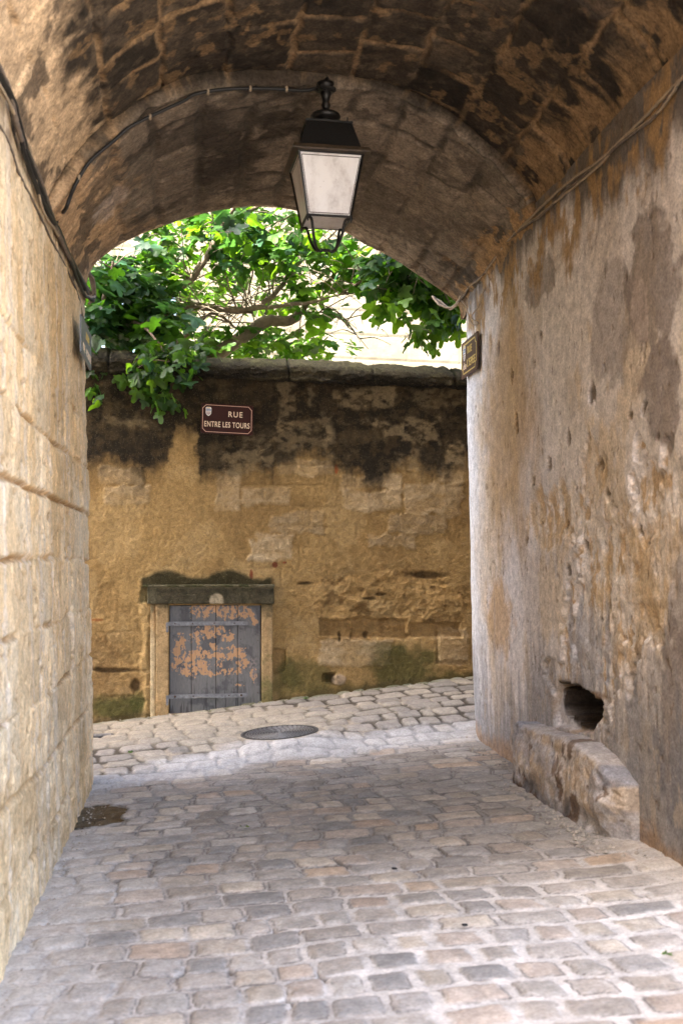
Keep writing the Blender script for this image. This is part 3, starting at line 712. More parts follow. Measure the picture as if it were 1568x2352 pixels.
# black weathering under the coping, with its own ragged lower edge
ux = np.array([-2000, 200, 260, 330, 376, 392, 445, 462, 500, 560, 620, 650, 700, 760, 790, 850, 890, 930, 980, 1010, 1070, 1120, 3000])
vx = np.array([1065, 1060, 1064, 1085, 1080, 995, 995, 1096, 1092, 1085, 1076, 1050, 1052, 1045, 1095, 1110, 1100, 1070, 1075, 1095, 1065, 1065, 1070])
edge = np.interp(U + (n1 - .5) * 50, ux, vx) + (n2 - .5) * 26 + (n1 - .5) * 30
dripn = fbm(Xg * 9, Zg * 1.2, 26, 4); edge = edge + (dripn - .5) * 70
bm_ = ss(34, -26, V - edge) * (.92 + .08 * ss(.3, .5, n2)); bm_ = np.maximum(bm_, .35 * ss(90, 0, V - edge) * ss(.5, .62, dripn))
blk_c = np.ones(Xg.shape + (3,)) * np.array([.013, .011, .007])
blk_c = mix(blk_c, (.075, .058, .032), ss(.48, .62, n1) * .8); blk_c = mix(blk_c, (.10, .08, .045), ss(.58, .66, fbm(Xg * 11, Zg * 15, 35, 5)) * .5); blk_c = mix(blk_c, (.008, .007, .005), faint * .6)
blk_c = mix(blk_c, (.020, .017, .012), ss(.5, .62, n0) * .7)
cg = cg * (1 - bm_[..., None] * .97) + blk_c * .66 * bm_[..., None] * .97
for (u0, v0, u1, v1, a) in [(768, 892, 905, 936, .6), (822, 965, 868, 976, .8), (872, 965, 1006, 1016, .7), (768, 960, 866, 974, .7), (905, 1035, 962, 1078, .6), (508, 1034, 622, 1086, .55), (640, 885, 680, 990, .45), (700, 885, 722, 940, .4), (640, 960, 760, 1030, .40), (740, 950, 768, 1060, .45), (560, 1000, 625, 1030, .3), (300, 960, 350, 975, .45), (240, 955, 300, 970, .3), (940, 890, 1060, 930, .35), (1030, 1020, 1064, 1060, .9)]:
    m = rect(U, V, u0, u1, v0, v1, 6, n1, 22); cg = mix(cg, (.26, .21, .125), m * a * ss(.32, .62, fbm(Xg * 14, Zg * 22, 14, 4))); relief -= m * .006
sh = ss(20, 0, np.abs(V - edge)) ; cg = mix(cg, (.22, .145, .06), sh * .25 * (1 - bm_))
# moss halo over the lintel and plaster frame round the hatch
mv = 1318 + 9 * np.sin(U * .045) + (n1 - .5) * 14
ml = ss(-6, 8, V - mv) * ss(1352, 1345, V) * ss(316, 330, U) * ss(632, 618, U)
cg = mix(cg, (.020, .022, .008), ml * .93); relief -= ml * .012
m = rect(U, V, 322, 345, 1345, 1385, 4, n1, 8); cg = mix(cg, (.05, .05, .02), m * .8)
m = rect(U, V, 325, 346, 1390, 1660, 5, n1, 16); cg = mix(cg, (.46, .33, .15), m * .75); relief -= m * .014
m = rect(U, V, 200, 1090, 1652, 1672, 8, n1, 8) * ss(340, 330, U); cg = mix(cg, (.16, .11, .06), m * .6)
foot = ss(.05, .0, Zg - (.222 + .089 * Xg) - .02 + (n1 - .5) * .08); cg = mix(cg, (.11, .085, .04), foot * .7)
inside = (U > 388) & (U < 601) & (V > 1389) & (V < 1700)
keep = ~inside
Yf = Yg + relief * 1.0
cg = cg * np.array([.88, .84, .79])
F = grid_faces(*Xg.shape)
kf = keep.ravel(); F = F[kf[F].any(axis=1)]
gpart(setup_mesh('wall_face', np.stack([Xg, Yf, Zg], -1), F, M_gw, col=cg))
mb = MB()
for (x0, x1) in ((-9, 11),):
    P = [Vector((x, gwy(x) + dd, z)) for x in (x0, x1) for dd in (.14, .42) for z in (-.6, 3.15)]
    mb.add(P, [(0, 1, 3, 2), (4, 6, 7, 5), (1, 5, 7, 3), (2, 3, 7, 6)])
gpart(mb.build('wall_core', plain('core rubble', (.25, .18, .10), .95, var=.4, scale=6, bump=.5)))
# coping: rounded weathered stones, one course
xs = seg((-9, -1.6, .1), (-1.6, 3.3, .0095), (3.3, 11, .1)); na = 44
prof = spline([(-.02, 3.155, 0), (-.078, 3.160, 0), (-.092, 3.18, 0), (-.096, 3.215, 0), (-.096, 3.250, 0), (-.06, 3.295, 0), (.08, 3.350, 0), (.22, 3.375, 0), (.36, 3.34, 0), (.47, 3.26, 0), (.50, 3.15, 0), (.42, 3.12, 0)], 4)
pr = np.array([[v.x, v.y] for v in prof]); S_ = np.linspace(0, 1, len(pr))
Xc, Pc = np.meshgrid(xs, np.arange(len(pr)))
off = pr[Pc, 0]; zc = pr[Pc, 1]
a1 = fbm(Xc * 5, Pc * .16, 5, 5) - .5; a2 = fbm(Xc * 16, Pc * .45, 8, 4) - .5; a3 = fbm(Xc * 1.1, Pc * .02, 11, 2) - .5
jx = np.abs(((Xc + .35) / .78) % 1 - .5) * .78; jn = ss(.014, .004, jx + a2 * .01)
tp = ss(3.2, 3.33, zc)
zc2 = zc + a1 * .07 * (.3 + tp) + a2 * .045 + a3 * .04 * tp - jn * .02 * tp
offc = off + a1 * .04 + a2 * .035 + jn * .02 * (off < .1)
cc = np.ones(Xc.shape + (3,)) * np.array([.017, .014, .008])
cc = mix(cc, (.060, .060, .025), ss(.0, .15, a1) * tp * .9); cc = mix(cc, (.09, .085, .045), ss(.05, .2, a2) * tp * .6)
cc = mix(cc, (.085, .075, .045), ss(.35, 1.0, Xc) * tp * .5)
cc = mix(cc, (.012, .010, .006), ss(3.21, 3.17, zc) * .8); cc = mix(cc, (.06, .05, .026), ss(.02, .18, fbm(Xc * 4, Pc * .1, 14, 4) - .5) * (1 - tp) * .7)
cc = mix(cc, (.01, .01, .008), jn * .8)
gpart(setup_mesh('coping', np.stack([Xc, gwy(Xc) + offc, zc2], -1), grid_faces(*Xc.shape), M_cop, col=cc))

# painted stone blocks for the hatch surround
def gblock(name, u0, v0, u1, v1, front, depth, paint, mat=None, parent=None, label=None, v0r=None, v1r=None, st=.009, rad=.012):
    """block on the garden wall from chart corners; front = how far proud of the wall"""
    pa, pb = gw(u0, v0, -front), gw(u1, v1 if v1r is None else v1r, -front)
    zb0 = gw(u0, v1, -front).z; zb1 = gw(u1, v1 if v1r is None else v1r, -front).z; zt = gw((u0 + u1) / 2, v0, -front).z
    x0, x1 = pa.x, pb.x; L = x1 - x0; hh = zt - min(zb0, zb1)
    na = max(3, int(L / st)); nb = max(3, int(hh / st))
    i, j = np.meshgrid(np.linspace(0, 1, na), np.linspace(0, 1, nb), indexing='ij')
    rows = []
    # front sheet with rolled borders then side returns
    ii = np.concatenate([[0, 0], np.linspace(0, 1, na), [1, 1]]); di = np.concatenate([[depth, rad], np.zeros(na), [rad, depth]])
    jj = np.concatenate([[0, 0], np.linspace(0, 1, nb), [1, 1]]); dj = np.concatenate([[depth, rad], np.zeros(nb), [rad, depth]])
    I, J = np.meshgrid(ii, jj, indexing='ij'); DI, DJ = np.meshgrid(di, dj, indexing='ij'); DD = np.maximum(DI, DJ)
    Xb = x0 + L * I; zlow = zb0 + (zb1 - zb0) * I; Zb = zlow + (zt - zlow) * J
    n = fbm(Xb * 9, Zb * 9, 4, 4) - .5; nf = fbm(Xb * 24, Zb * 24, 7, 3) - .5
    inn = (DD == 0)
    ex = rad * .7
    Xb = Xb + np.where(inn & (I == 0), 0, 0); 
    Yb = gwy(Xb) - front + DD + inn * (n * .010 + nf * .006)
    Xb = Xb + n * .006; Zb = Zb + n * .006
    col = paint(I, J, Xb, Zb, n, nf)
    o = setup_mesh(name, np.stack([Xb, Yb, Zb], -1), grid_faces(*Xb.shape, flip=True), mat or M_gw, parent=parent, col=col)
    return gpart(o, label, parent) if parent is None else o
def p_lintel(I, J, X, Z, n, nf):
    c = np.ones(X.shape + (3,)) * np.array([.058, .050, .030])
    c = mix(c, (.10, .085, .05), ss(0, .2, n)); c = mix(c, (.03, .03, .014), ss(.0, .25, nf) * .6)
    c = mix(c, (.17, .15, .09), ss(.86, .95, J) * .6)
    c = mix(c, (.36, .30, .20), ell(I, J, .535, .12, .052, .46, .15, n + .5, .4) * .9)
    c = mix(c, (.11, .10, .06), ss(.10, .04, I) * .7)
    return c
def p_jamb(I, J, X, Z, n, nf):
    c = np.ones(X.shape + (3,)) * np.array([.42, .29, .145])
    c = mix(c, (.34, .24, .12), ss(-.05, .15, n) * .7)
    c = mix(c, (.10, .085, .045), ss(.80, 1.0, J + n * .5) * .85)
    c = mix(c, (.36, .22, .09), ss(.25, .0, J + n * .5) * .6)
    return c
def p_jamb2(I, J, X, Z, n, nf):
    c = p_jamb(I, J, X, Z, n, nf); return mix(c, (.13, .13, .045), ss(.40, .2, J + n * .9) * .75)
gblock('jamb', 358, 1387, 387, 1668, .030, .16, p_jamb, label='pale plastered left jamb of the hatch', v1r=1667)
gblock('jamb', 345, 1388, 357, 1664, .012, .10, lambda I, J, X, Z, n, nf: mix(p_jamb(I, J, X, Z, n, nf), (.52, .43, .27), ss(.9, .6, J) * .8), label='pale yellow strip outside the left jamb of the hatch')
gblock('jamb', 601, 1387, 626, 1642, .030, .16, p_jamb2, label='right jamb of the hatch, green near its foot', v1r=1638)
gblock('lintel', 338, 1348, 629, 1387, .072, .20, p_lintel, label='dark mossy stone lintel over the hatch')
gblock('lintel_shelf', 329, 1343, 631, 1349, .085, .2, lambda I, J, X, Z, n, nf: mix(np.ones(X.shape + (3,)) * np.array([.13, .115, .07]), (.05, .05, .02), ss(0, .2, n)), rad=.004)
gblock('sill', 385, 1636, 604, 1672, .018, .16, lambda I, J, X, Z, n, nf: mix(np.ones(X.shape + (3,)) * np.array([.38, .27, .17]), (.24, .15, .08), ss(0, .2, n)), v1r=1652)

# hatch door
m_door, n_, P_, N_, L_ = mat_new('peeling grey door paint')
tc = N_.new('ShaderNodeTexCoord')
at = N_.new('ShaderNodeAttribute'); at.attribute_name = 'Col'
gn = noise_node(N_, L_, 60, 5, .7, stretch=(2.2, 1, .3)); fa = mrange(N_, L_, gn.outputs['Fac'], .3, .7, .78, 1.2)
vm = N_.new('ShaderNodeVectorMath'); vm.operation = 'SCALE'; L_.new(at.outputs['Color'], vm.inputs[0]); L_.new(fa, vm.inputs['Scale']); L_.new(vm.outputs[0], P_.inputs['Base Color'])
P_.inputs['Roughness'].default_value = .6; bb = N_.new('ShaderNodeBump'); bb.inputs['Strength'].default_value = .3; bb.inputs['Distance'].default_value = .002
L_.new(gn.outputs['Fac'], bb.inputs['Height']); L_.new(bb.outputs[0], P_.inputs['Normal'])
dt, db = gw(388, 1390), gw(600, 1390)
x0, x1 = dt.x, db.x; ztop = dt.z; zL = gw(388, 1642).z; zR = gw(600, 1634).z
I, J = np.meshgrid(np.linspace(0, 1, 260), np.linspace(0, 1, 300), indexing='ij')
Xd = x0 + .003 + (x1 - x0 - .006) * I; zl = zL + (zR - zL) * I; Zd = zl + (ztop - zl) * J - .004 * (1 - J)
du, dv = I * 212, (1 - J) * 254
dn = fbm(I * 8, J * 9, 2, 5); dn2 = fbm(I * 26, J * 30, 5, 4); dst = fbm(I * 40, J * 5, 8, 3)
cd = np.ones(I.shape + (3,)) * np.array([.150, .150, .150])
cd = mix(cd, (.062, .064, .072), ss(.5, .66, dn) * .7); cd = mix(cd, (.05, .048, .05), ss(.56, .68, dst) * ss(.4, .1, J) * .8)
cd = mix(cd, (.04, .04, .042), ell(du, dv, 37, 20, 12, 26, .4, dn2, .6) * .6)
peel = np.zeros_like(I)
for (a, b, ra, rb) in [(70, 16, 22, 16), (100, 12, 20, 10), (140, 18, 30, 18), (170, 18, 22, 14), (195, 38, 10, 10), (80, 66, 30, 20), (115, 62, 20, 10), (135, 75, 14, 9), (25, 90, 11, 22), (100, 93, 9, 9), (20, 118, 14, 20), (60, 125, 14, 16), (80, 116, 24, 14), (78, 145, 14, 20), (30, 150, 12, 14), (45, 160, 12, 10), (115, 130, 12, 20), (155, 115, 22, 14), (140, 125, 12, 10), (170, 140, 16, 10), (160, 155, 10, 10), (125, 158, 10, 8), (60, 155, 8, 12), (162, 190, 11, 4), (9, 140, 6, 10), (195, 165, 7, 13), (145, 160, 16, 7), (95, 160, 14, 8), (45, 130, 10, 14)]:
    peel = np.maximum(peel, ell(du, dv, a, b, ra, rb, .10, dn2 * .65 + dn * .35, 1.5))
peel *= ss(.42, .47, fbm(I * 38, J * 32, 11, 3) + .02)
cd = mix(cd, (.50, .29, .14), peel * .92)
wh = ss(.05, .5, peel) * (1 - ss(.5, .95, peel)); cd = mix(cd, (.30, .27, .25), wh * .4)
cd = mix(cd, (.28, .24, .22), ell(du, dv, 192, 150, 12, 36, .3, dn2, 1.2) * ss(.52, .56, dn2) * .7)
grv = np.zeros_like(I)
for a in (50.5, 107, 157.5): grv = np.maximum(grv, ss(1.3, .3, np.abs(du - a)))
cd = mix(cd, (.015, .014, .014), grv * .85)
edg = np.maximum(ss(2.2, .6, du), np.maximum(ss(2, .6, 212 - du), np.maximum(ss(2.2, .6, dv), ss(2.5, .6, 254 - dv)))); cd = mix(cd, (.02, .018, .016), edg * .8)
door = gpart(setup_mesh('door', np.stack([Xd, gwy(Xd) + .012 + grv * .008 + edg * .006 - .0006 * peel * -1 + (dn - .5) * .002, Zd], -1), grid_faces(*I.shape, flip=True), m_door, col=cd), 'grey plank hatch with peeling paint over orange undercoat')
ang = math.atan(GWK); RM = Matrix.Rotation(ang, 3, 'Z')
def dpt(a, b, off): p = gw(388 + a, 1390 + b, -off); return p
for (v0, v1, lab) in ((43, 41.5, 0), (211, 207, 1)):
    s = empty_parent = None
    a, b = dpt(-7, v0, .008), dpt(181, v1, .008)
    mb = MB(); mid = (a + b) / 2; ln = (b - a).length
    tilt = math.asin((b.z - a.z) / ln)
    MM = Matrix.Rotation(ang, 3, 'Z') @ Matrix.Rotation(-tilt, 3, 'Y')
    mb.box(mid, (ln, .010, .037), MM, bev=.002)
    if lab: # sagging bar handle bent out of the strap
        pts = spline([dpt(58, v0 + 3, .012), dpt(70, v0 - 0, .035), dpt(90, v0 + 1, .050), dpt(112, v0 + 2, .035), dpt(124, v0 + 4, .012)], 5)
        mb.tube(pts, .006, 6)
    hp = dpt(-4, v0 + 8, .030); mb.box(hp, (.022, .022, .085), RM, bev=.003)
    strap = mb.build('strap_hinge', M_strap); strap.parent = door
    mb = MB()
    for q in ((14, 54, 104, 150) if not lab else (14, 56, 138, 166)):
        t_ = (q + 7) / 188; p = dpt(q, v0 + (v1 - v0) * t_, .015); r_ = .010 if lab and q in (14, 166) else .006
        mb = MB(); mb.tube([p, p + Vector((0, -.008, 0))], [r_, r_ * .7], 8); o = mb.build('bolt', M_rust); o.parent = door
mb = MB()
for a in (8, 46, 56, 100, 113, 150, 164, 204):
    for b in (8, 78, 150, 200, 246):
        p = dpt(a + RND.uniform(-2, 2), b + RND.uniform(-3, 3), -.010); mb = MB(); mb.tube([p, p + Vector((0, -.0035, 0))], .0035, 6); o = mb.build('nail', M_rust); o.parent = door

# ------------------------------------------------------------------ signs
def text_mesh(txt, h, mat, w=None, extr=.0012, name='lettering', spacing=1.0, off=0.0):
    cu = D.curves.new('t', 'FONT'); cu.body = txt; cu.size = 1; cu.extrude = .002; cu.align_x = 'CENTER'; cu.align_y = 'CENTER'; cu.space_character = spacing; cu.offset = off
    o = D.objects.new('t', cu); COL.objects.link(o); bpy.context.view_layer.update()
    me = D.meshes.new_from_object(o.evaluated_get(bpy.context.evaluated_depsgraph_get())); D.objects.remove(o)
    v = np.array([q.co[:] for q in me.vertices]); lo, hi = v.min(0), v.max(0); s = hi - lo
    me.transform(Matrix.Translation((-(lo[0] + hi[0]) / 2, -(lo[1] + hi[1]) / 2, 0)))
    k = h / s[1]; kx = (w / s[0]) if w else k
    me.transform(Matrix.Diagonal((kx, k, extr / .002, 1))); me.materials.clear(); me.materials.append(mat)
    return D.objects.new(name, me)
def flat(name, poly, z0, z1, mat, parent):
    n = len(poly); V = [(x, y, z0) for x, y in poly] + [(x, y, z1) for x, y in poly]
    F = [tuple(range(n, 2 * n))] + [(i, (i + 1) % n, n + (i + 1) % n, n + i) for i in range(n)] + [tuple(range(n))[::-1]]
    return setup_mesh(name, V, F, mat, parent, smooth=False)
def rim(name, poly, wd, z0, z1, mat, parent):
    c = Vector((0, 0)); inn = []
    n = len(poly)
    for i, (x, y) in enumerate(poly):
        a = Vector(poly[i - 1]); b = Vector((x, y)); c_ = Vector(poly[(i + 1) % n])
        t1 = (b - a).normalized(); t2 = (c_ - b).normalized(); n1_ = Vector((-t1.y, t1.x)); n2_ = Vector((-t2.y, t2.x)); bi = (n1_ + n2_); bi = bi / max(bi.length_squared, .3) * 2 * wd
        inn.append((x + bi.x, y + bi.y))
    V = [(x, y, z0) for x, y in poly] + [(x, y, z1) for x, y in poly] + [(x, y, z1) for x, y in inn] + [(x, y, z0) for x, y in inn]; F = []
    for i in range(n):
        j = (i + 1) % n
        for k in range(3): F.append((k * n + i, k * n + j, (k + 1) * n + j, (k + 1) * n + i))
    return setup_mesh(name, V, F, mat, parent, smooth=False)
def notched(w_, h_, k, style=0):
    a, b = w_ / 2, h_ / 2; P = []
    for (sx, sy, cw) in ((1, -1, 0), (1, 1, 1), (-1, 1, 0), (-1, -1, 1)):
        cx, cy = sx * a, sy * b
        p1 = (cx - sx * k, cy); p2 = (cx, cy - sy * k); md = (cx - sx * k * (.5 if style == 0 else .72), cy - sy * k * (.5 if style == 0 else .72))
        seq = [p1, md, p2] if cw == 0 else [p2, md, p1]
        P += seq
    return P
def emblem(sign, cx, cy, h, z):
    w_ = h * .62
    sh = [(-.5, -.05), (-.5, .40), (-.34, .5), (.34, .5), (.5, .40), (.5, -.05), (.47, -.22), (.3, -.38), (0, -.5), (-.3, -.38), (-.47, -.22)][::-1]
    def T(P, s=1.0): return [(cx + x * w_ * s, cy + y * h * s) for x, y in P]
    e = flat('emblem', T(sh), z, z + .0012, M_white, sign)
    mb = MB(); z1 = z + .0012; z2 = z + .0020
    def b(x0, x1, y0, y1, m): mb.box((cx + (x0 + x1) / 2 * w_, cy + (y0 + y1) / 2 * h, (z1 + z2) / 2), (abs(x1 - x0) * w_, abs(y1 - y0) * h, z2 - z1), None, m)
    b(-.33, .33, .36, .45, 1); b(-.43, .43, .06, .27, 0)
    for k in (-.26, 0, .26): b(k - .09, k + .09, .28, .32, 0)
    b(-.42, .42, -.10, -.03, 2); b(-.36, .36, -.24, -.17, 2); b(-.20, .20, -.36, -.31, 2)
    o = mb.build('bands', M_blue, e, mats=[M_blue, M_gold, M_lred])
    mb = MB()
    for k in (-.26, 0, .26): mb.box((cx + k * w_, cy + .16 * h, z + .0024), (w_ * .13, h * .11, .0008))
    mb.build('towers', M_white, e)
def street_sign(label, W, H, body, rimm, lett, lines, loc, Mx, embl=None, inset=.012, style=0, group=None, rimw=.0045):
    s = empty('street_sign'); s.matrix_world = Matrix.Translation(loc) @ Mx.to_4x4(); tag(s, label, 'street sign', group)
    pl = notched(W, H, .008, 0)
    flat('plate', pl, -.006, .004, body, s)
    if rimm: rim('rim', notched(W - 2 * inset, H - 2 * inset, .030 if style == 0 else .045, style), rimw, .004, .0058, rimm, s)
    for (t, cx, cy, h, w_, m_, sp) in lines:
        o = text_mesh(t, h, m_ or lett, w_, spacing=sp, off=.012); o.location = (cx, cy, .0052); link(o, s)
    if embl: emblem(s, *embl, .0045)
    mb = MB()
    for sx in (-1, 1):
        for sy in (-1, 1):
            mb = MB(); mb.tube([(sx * (W / 2 - .007), sy * (H / 2 - .007), .004), (sx * (W / 2 - .007), sy * (H / 2 - .007), .007)], .0035, 8); mb.build('screw', M_rust, s)
    return s
a, b, c2 = gw(462, 928, .0), gw(581, 931, .0), gw(464, 997, .0)
W_ = (Vector((b.x, b.y)) - Vector((a.x, a.y))).length; H_ = a.z - c2.z
ctr = gw(521, 963, .028)
ctr = gw(521.5, 963, -.03)
Mb = Matrix.Rotation(ang, 3, 'Z') @ Matrix.Rotation(R(90), 3, 'X') @ Matrix.Rotation(R(-1.2), 3, 'Z')
street_sign('maroon sign reading RUE ENTRE LES TOURS on the black stained garden wall', W_, H_, M_red, M_pink, M_cream,
            [('RUE', .075 * W_ / .45 * .95, H_ * .17, H_ * .185, W_ * .27, None, 1.25), ('ENTRE LES TOURS', 0, -H_ * .185, H_ * .185, W_ * .87, None, 1.1)],
            ctr, Mb, (-W_ * .36, H_ * .225, H_ * .30))
# on the right wall: faces -x, reading direction runs towards the camera (-y)
y0s = hit_x(1069, 800, 2.075).y; y1s = hit_x(1106, 800, 2.075).y; ymid = (y0s + y1s) / 2; Ws = abs(y0s - y1s)
zc_ = (hit_x(1088, 770, 2.075).z + hit_x(1088, 852, 2.075).z) / 2
Mr = Matrix(((0, 0, -1), (-1, 0, 0), (0, 1, 0)))
Hs = .275
street_sign('brown sign with gold rim reading RUE de L\'EPEE on the right wall corner', Ws, Hs, M_brown, M_gold, M_gold,
            [('RUE', Ws * .04, Hs * .19, Hs * .20, Ws * .27, None, 1.1), ("L'EPEE", Ws * .13, -Hs * .16, Hs * .22, Ws * .50, None, 1.05), ('de', -Ws * .27, -Hs * .19, Hs * .20, Ws * .19, M_cream, 1)],
            Vector((2.045, ymid, zc_ - .02)), Mr, (-Ws * .30, Hs * .16, Hs * .42), inset=.024, style=1, rimw=.009)
y0s = hit_x(172, 780, -.735).y; y1s = hit_x(196, 800, -.735).y; Ws = y1s - y0s
zc_ = (hit_x(184, 745, -.735).z + hit_x(184, 830, -.735).z) / 2
Ml = Matrix(((0, 0, 1), (1, 0, 0), (0, 1, 0)))
street_sign('slate grey sign reading RUE DE L\'EPEE on the left wall corner', Ws, .235, M_slate, None, M_cream,
            [('RUE', Ws * .12, .045, .050, Ws * .34, M_gold, 1.2), ("DE  L'EPEE", Ws * .06, -.055, .050, Ws * .80, None, 1.15)],
            Vector((-.700, (y0s + y1s) / 2, zc_)), Ml)

# ------------------------------------------------------------------ lantern
T_ = 6.45
def lz(py, a=0.0): return (1300 - py) / FPX * (T_ - a) + EYE
lx, ly = hit(748, 400, 6.38)[:2]
lan = empty('hanging_lantern', (lx, ly, lz(575)), R(3)); tag(lan, 'black four-sided street lantern with dusty white panes hanging from the vault', 'lantern')
zb0 = lz(575)
def rel(py): return lz(py, .20 if 281 < py < 360 else .14 if 260 < py < 282 else .13 if py > 400 else 0.0) - zb0
k = T_ / FPX * 1.0
def ring_frustum(mb, z0, a0, z1, a1, m=0, cap=True):
    V = [(sx * a0, sy * a0, z0) for sx, sy in ((-1, -1), (1, -1), (1, 1), (-1, 1))] + [(sx * a1, sy * a1, z1) for sx, sy in ((-1, -1), (1, -1), (1, 1), (-1, 1))]
    F = [(i, (i + 1) % 4, 4 + (i + 1) % 4, 4 + i) for i in range(4)]
    if cap: F += [(3, 2, 1, 0), (4, 5, 6, 7)]
    mb.add(V, F, m)
gt, gb = rel(349), rel(497); at_, ab_ = 72 * k, 49 * k
# corner bars
mb = MB()
def bar(mb, p, q, wdt, m=0):
    mb.tube([p, q], wdt, 4, m=m)
for sx, sy in ((-1, -1), (1, -1), (1, 1), (-1, 1)):
    bar(mb, (sx * at_, sy * at_, gt), (sx * ab_, sy * ab_, gb), .0075)
    mb.tube([(sx * ab_, sy * ab_, gb + .004), (sx * ab_, sy * ab_, gb - .012), (sx * ab_, sy * ab_, gb - .022), (sx * ab_, sy * ab_, gb - .034)], [.007, .010, .006, .003], 8)
for (a_, z_) in ((at_, gt), (ab_, gb)):
    c4 = [(-a_, -a_), (a_, -a_), (a_, a_), (-a_, a_)]
    for i in range(4): bar(mb, (*c4[i], z_), (*c4[(i + 1) % 4], z_), .008)
mb.build('frame', M_iron, lan)
# inner glazing beads, paler
mb = MB()
for i in range(4):
    ca, sa = math.cos(i * math.pi / 2), math.sin(i * math.pi / 2)
    def rt(x, y, z): return (x * ca - y * sa, x * sa + y * ca, z)
    e = .009
    t0, t1 = .055, .955
    zt_, zb_ = gt + (gb - gt) * t0, gt + (gb - gt) * t1; at2 = at_ + (ab_ - at_) * t0; ab2 = at_ + (ab_ - at_) * t1
    q = [rt(-at2 + .012, -at2 + .004, zt_), rt(at2 - .012, -at2 + .004, zt_), rt(ab2 - .012, -ab2 + .004, zb_), rt(-ab2 + .012, -ab2 + .004, zb_)]
    for j in range(4): mb.tube([q[j], q[(j + 1) % 4]], .0032, 4)
mb.build('glazing_bead', plain('dull zinc bead', (.14, .12, .105), .5, .4), lan)
# dusty glass, with mottled reflections painted into its colour as grey smears
m_gl, n_, P_, N_, L_ = mat_new('dusty opal glass')
d1_ = noise_node(N_, L_, 5, 6, .65, stretch=(1.4, 1.4, .7)); d2_ = noise_node(N_, L_, 55, 3, .7)
vor = N_.new('ShaderNodeTexVoronoi'); vor.inputs['Scale'].default_value = 38; tcx = N_.new('ShaderNodeTexCoord'); L_.new(tcx.outputs['Object'], vor.inputs['Vector'])
sp = mrange(N_, L_, vor.outputs['Distance'], .06, .14, 1, 0)
f_ = mrange(N_, L_, d1_.outputs['Fac'], .46, .66, 0, .9)
ad = N_.new('ShaderNodeMath'); ad.operation = 'MAXIMUM'; L_.new(sp, ad.inputs[0]); L_.new(f_, ad.inputs[1])
ad2 = N_.new('ShaderNodeMath'); ad2.operation = 'MULTIPLY'; L_.new(ad.outputs[0], ad2.inputs[0]); L_.new(mrange(N_, L_, d2_.outputs['Fac'], .3, .6, .3, 1), ad2.inputs[1])
mx = N_.new('ShaderNodeMix'); mx.data_type = 'RGBA'; L_.new(ad2.outputs[0], mx.inputs['Factor']); mx.inputs['A'].default_value = (.86, .83, .80, 1); mx.inputs['B'].default_value = (.36, .30, .26, 1)
L_.new(mx.outputs['Result'], P_.inputs['Base Color']); P_.inputs['Roughness'].default_value = .35
tr = N_.new('ShaderNodeBsdfTranslucent'); tr.inputs['Color'].default_value = (.85, .83, .80, 1); ms = N_.new('ShaderNodeMixShader'); ms.inputs[0].default_value = .35
L_.new(P_.outputs[0], ms.inputs[1]); L_.new(tr.outputs[0], ms.inputs[2]); L_.new(ms.outputs[0], N_['Material Output'].inputs['Surface'])
for i in range(4):
    ca, sa = math.cos(i * math.pi / 2), math.sin(i * math.pi / 2); mb = MB()
    V = []
    for off_ in (.0, .003):
        for (x, y, z) in ((-at_ + .004, -at_ + .003 + off_, gt), (at_ - .004, -at_ + .003 + off_, gt), (ab_ - .004, -ab_ + .003 + off_, gb), (-ab_ + .004, -ab_ + .003 + off_, gb)):
            V.append((x * ca - y * sa, x * sa + y * ca, z))
    mb.add(V, [(3, 2, 1, 0), (4, 5, 6, 7), (0, 1, 5, 4), (1, 2, 6, 5), (2, 3, 7, 6), (3, 0, 4, 7)])
    mb.build('glass_pane', m_gl, lan)
mb = MB(); mb.box((0, 0, gb - .002), (ab_ * 1.9, ab_ * 1.9, .003)); mb.build('base_pane', m_gl, lan)
# roof: skirt rim, tapered hood, top plate
mb = MB(); ra = 88 * k
ring_frustum(mb, rel(349), ra, rel(346), ra); ring_frustum(mb, rel(346) + .0005, ra, rel(337), 84 * k, cap=False)
mb.build('eave', M_brass, lan)
mb = MB(); ring_frustum(mb, rel(338), 83 * k, rel(334), 70 * k); ring_frustum(mb, rel(334), 69.5 * k, rel(281), 51 * k); ring_frustum(mb, rel(281) + .0005, 53 * k, rel(277), 53 * k)
for sx in (-1, 1):
    mb.tube([(sx * 41 * k, -50 * k, rel(277)), (sx * 41 * k, -50 * k, rel(270))], .004, 6); mb.lathe([(.001, -.006), (.006, 0), (.001, .006)], (sx * 41 * k, -50 * k, rel(269)), 8)
mb.build('hood', M_iron, lan)
zA, zM = rel(277), lz(196) - zb0
def fin(py): return zA + (277 - py) / 101 * (zM - zA)
mb = MB(); mb.lathe([(34 * k, fin(277)), (26 * k, fin(271)), (18 * k, fin(267)), (17 * k, fin(262)), (28 * k, fin(259)), (34 * k, fin(252)), (32 * k, fin(246)), (22 * k, fin(242)), (9 * k, fin(238)), (8 * k, fin(232)), (11 * k, fin(226)), (8 * k, fin(218)), (10 * k, fin(208)), (13 * k, fin(200)), (10 * k, fin(192)), (16 * k, fin(184)), (20 * k, fin(176))])
for p in mb.v: pass
mb.build('finial', M_iron, lan, smooth=True)
mb = MB(); mb.box((0, 0, fin(190)), (.10, .07, .03), Matrix.Rotation(.3, 3, 'Z'), bev=.006); mb.tube([(-.05, 0, fin(192)), (-.02, -.02, fin(184)), (.01, 0, fin(165))], .012, 8); mb.build('ceiling_mount', M_iron, lan)
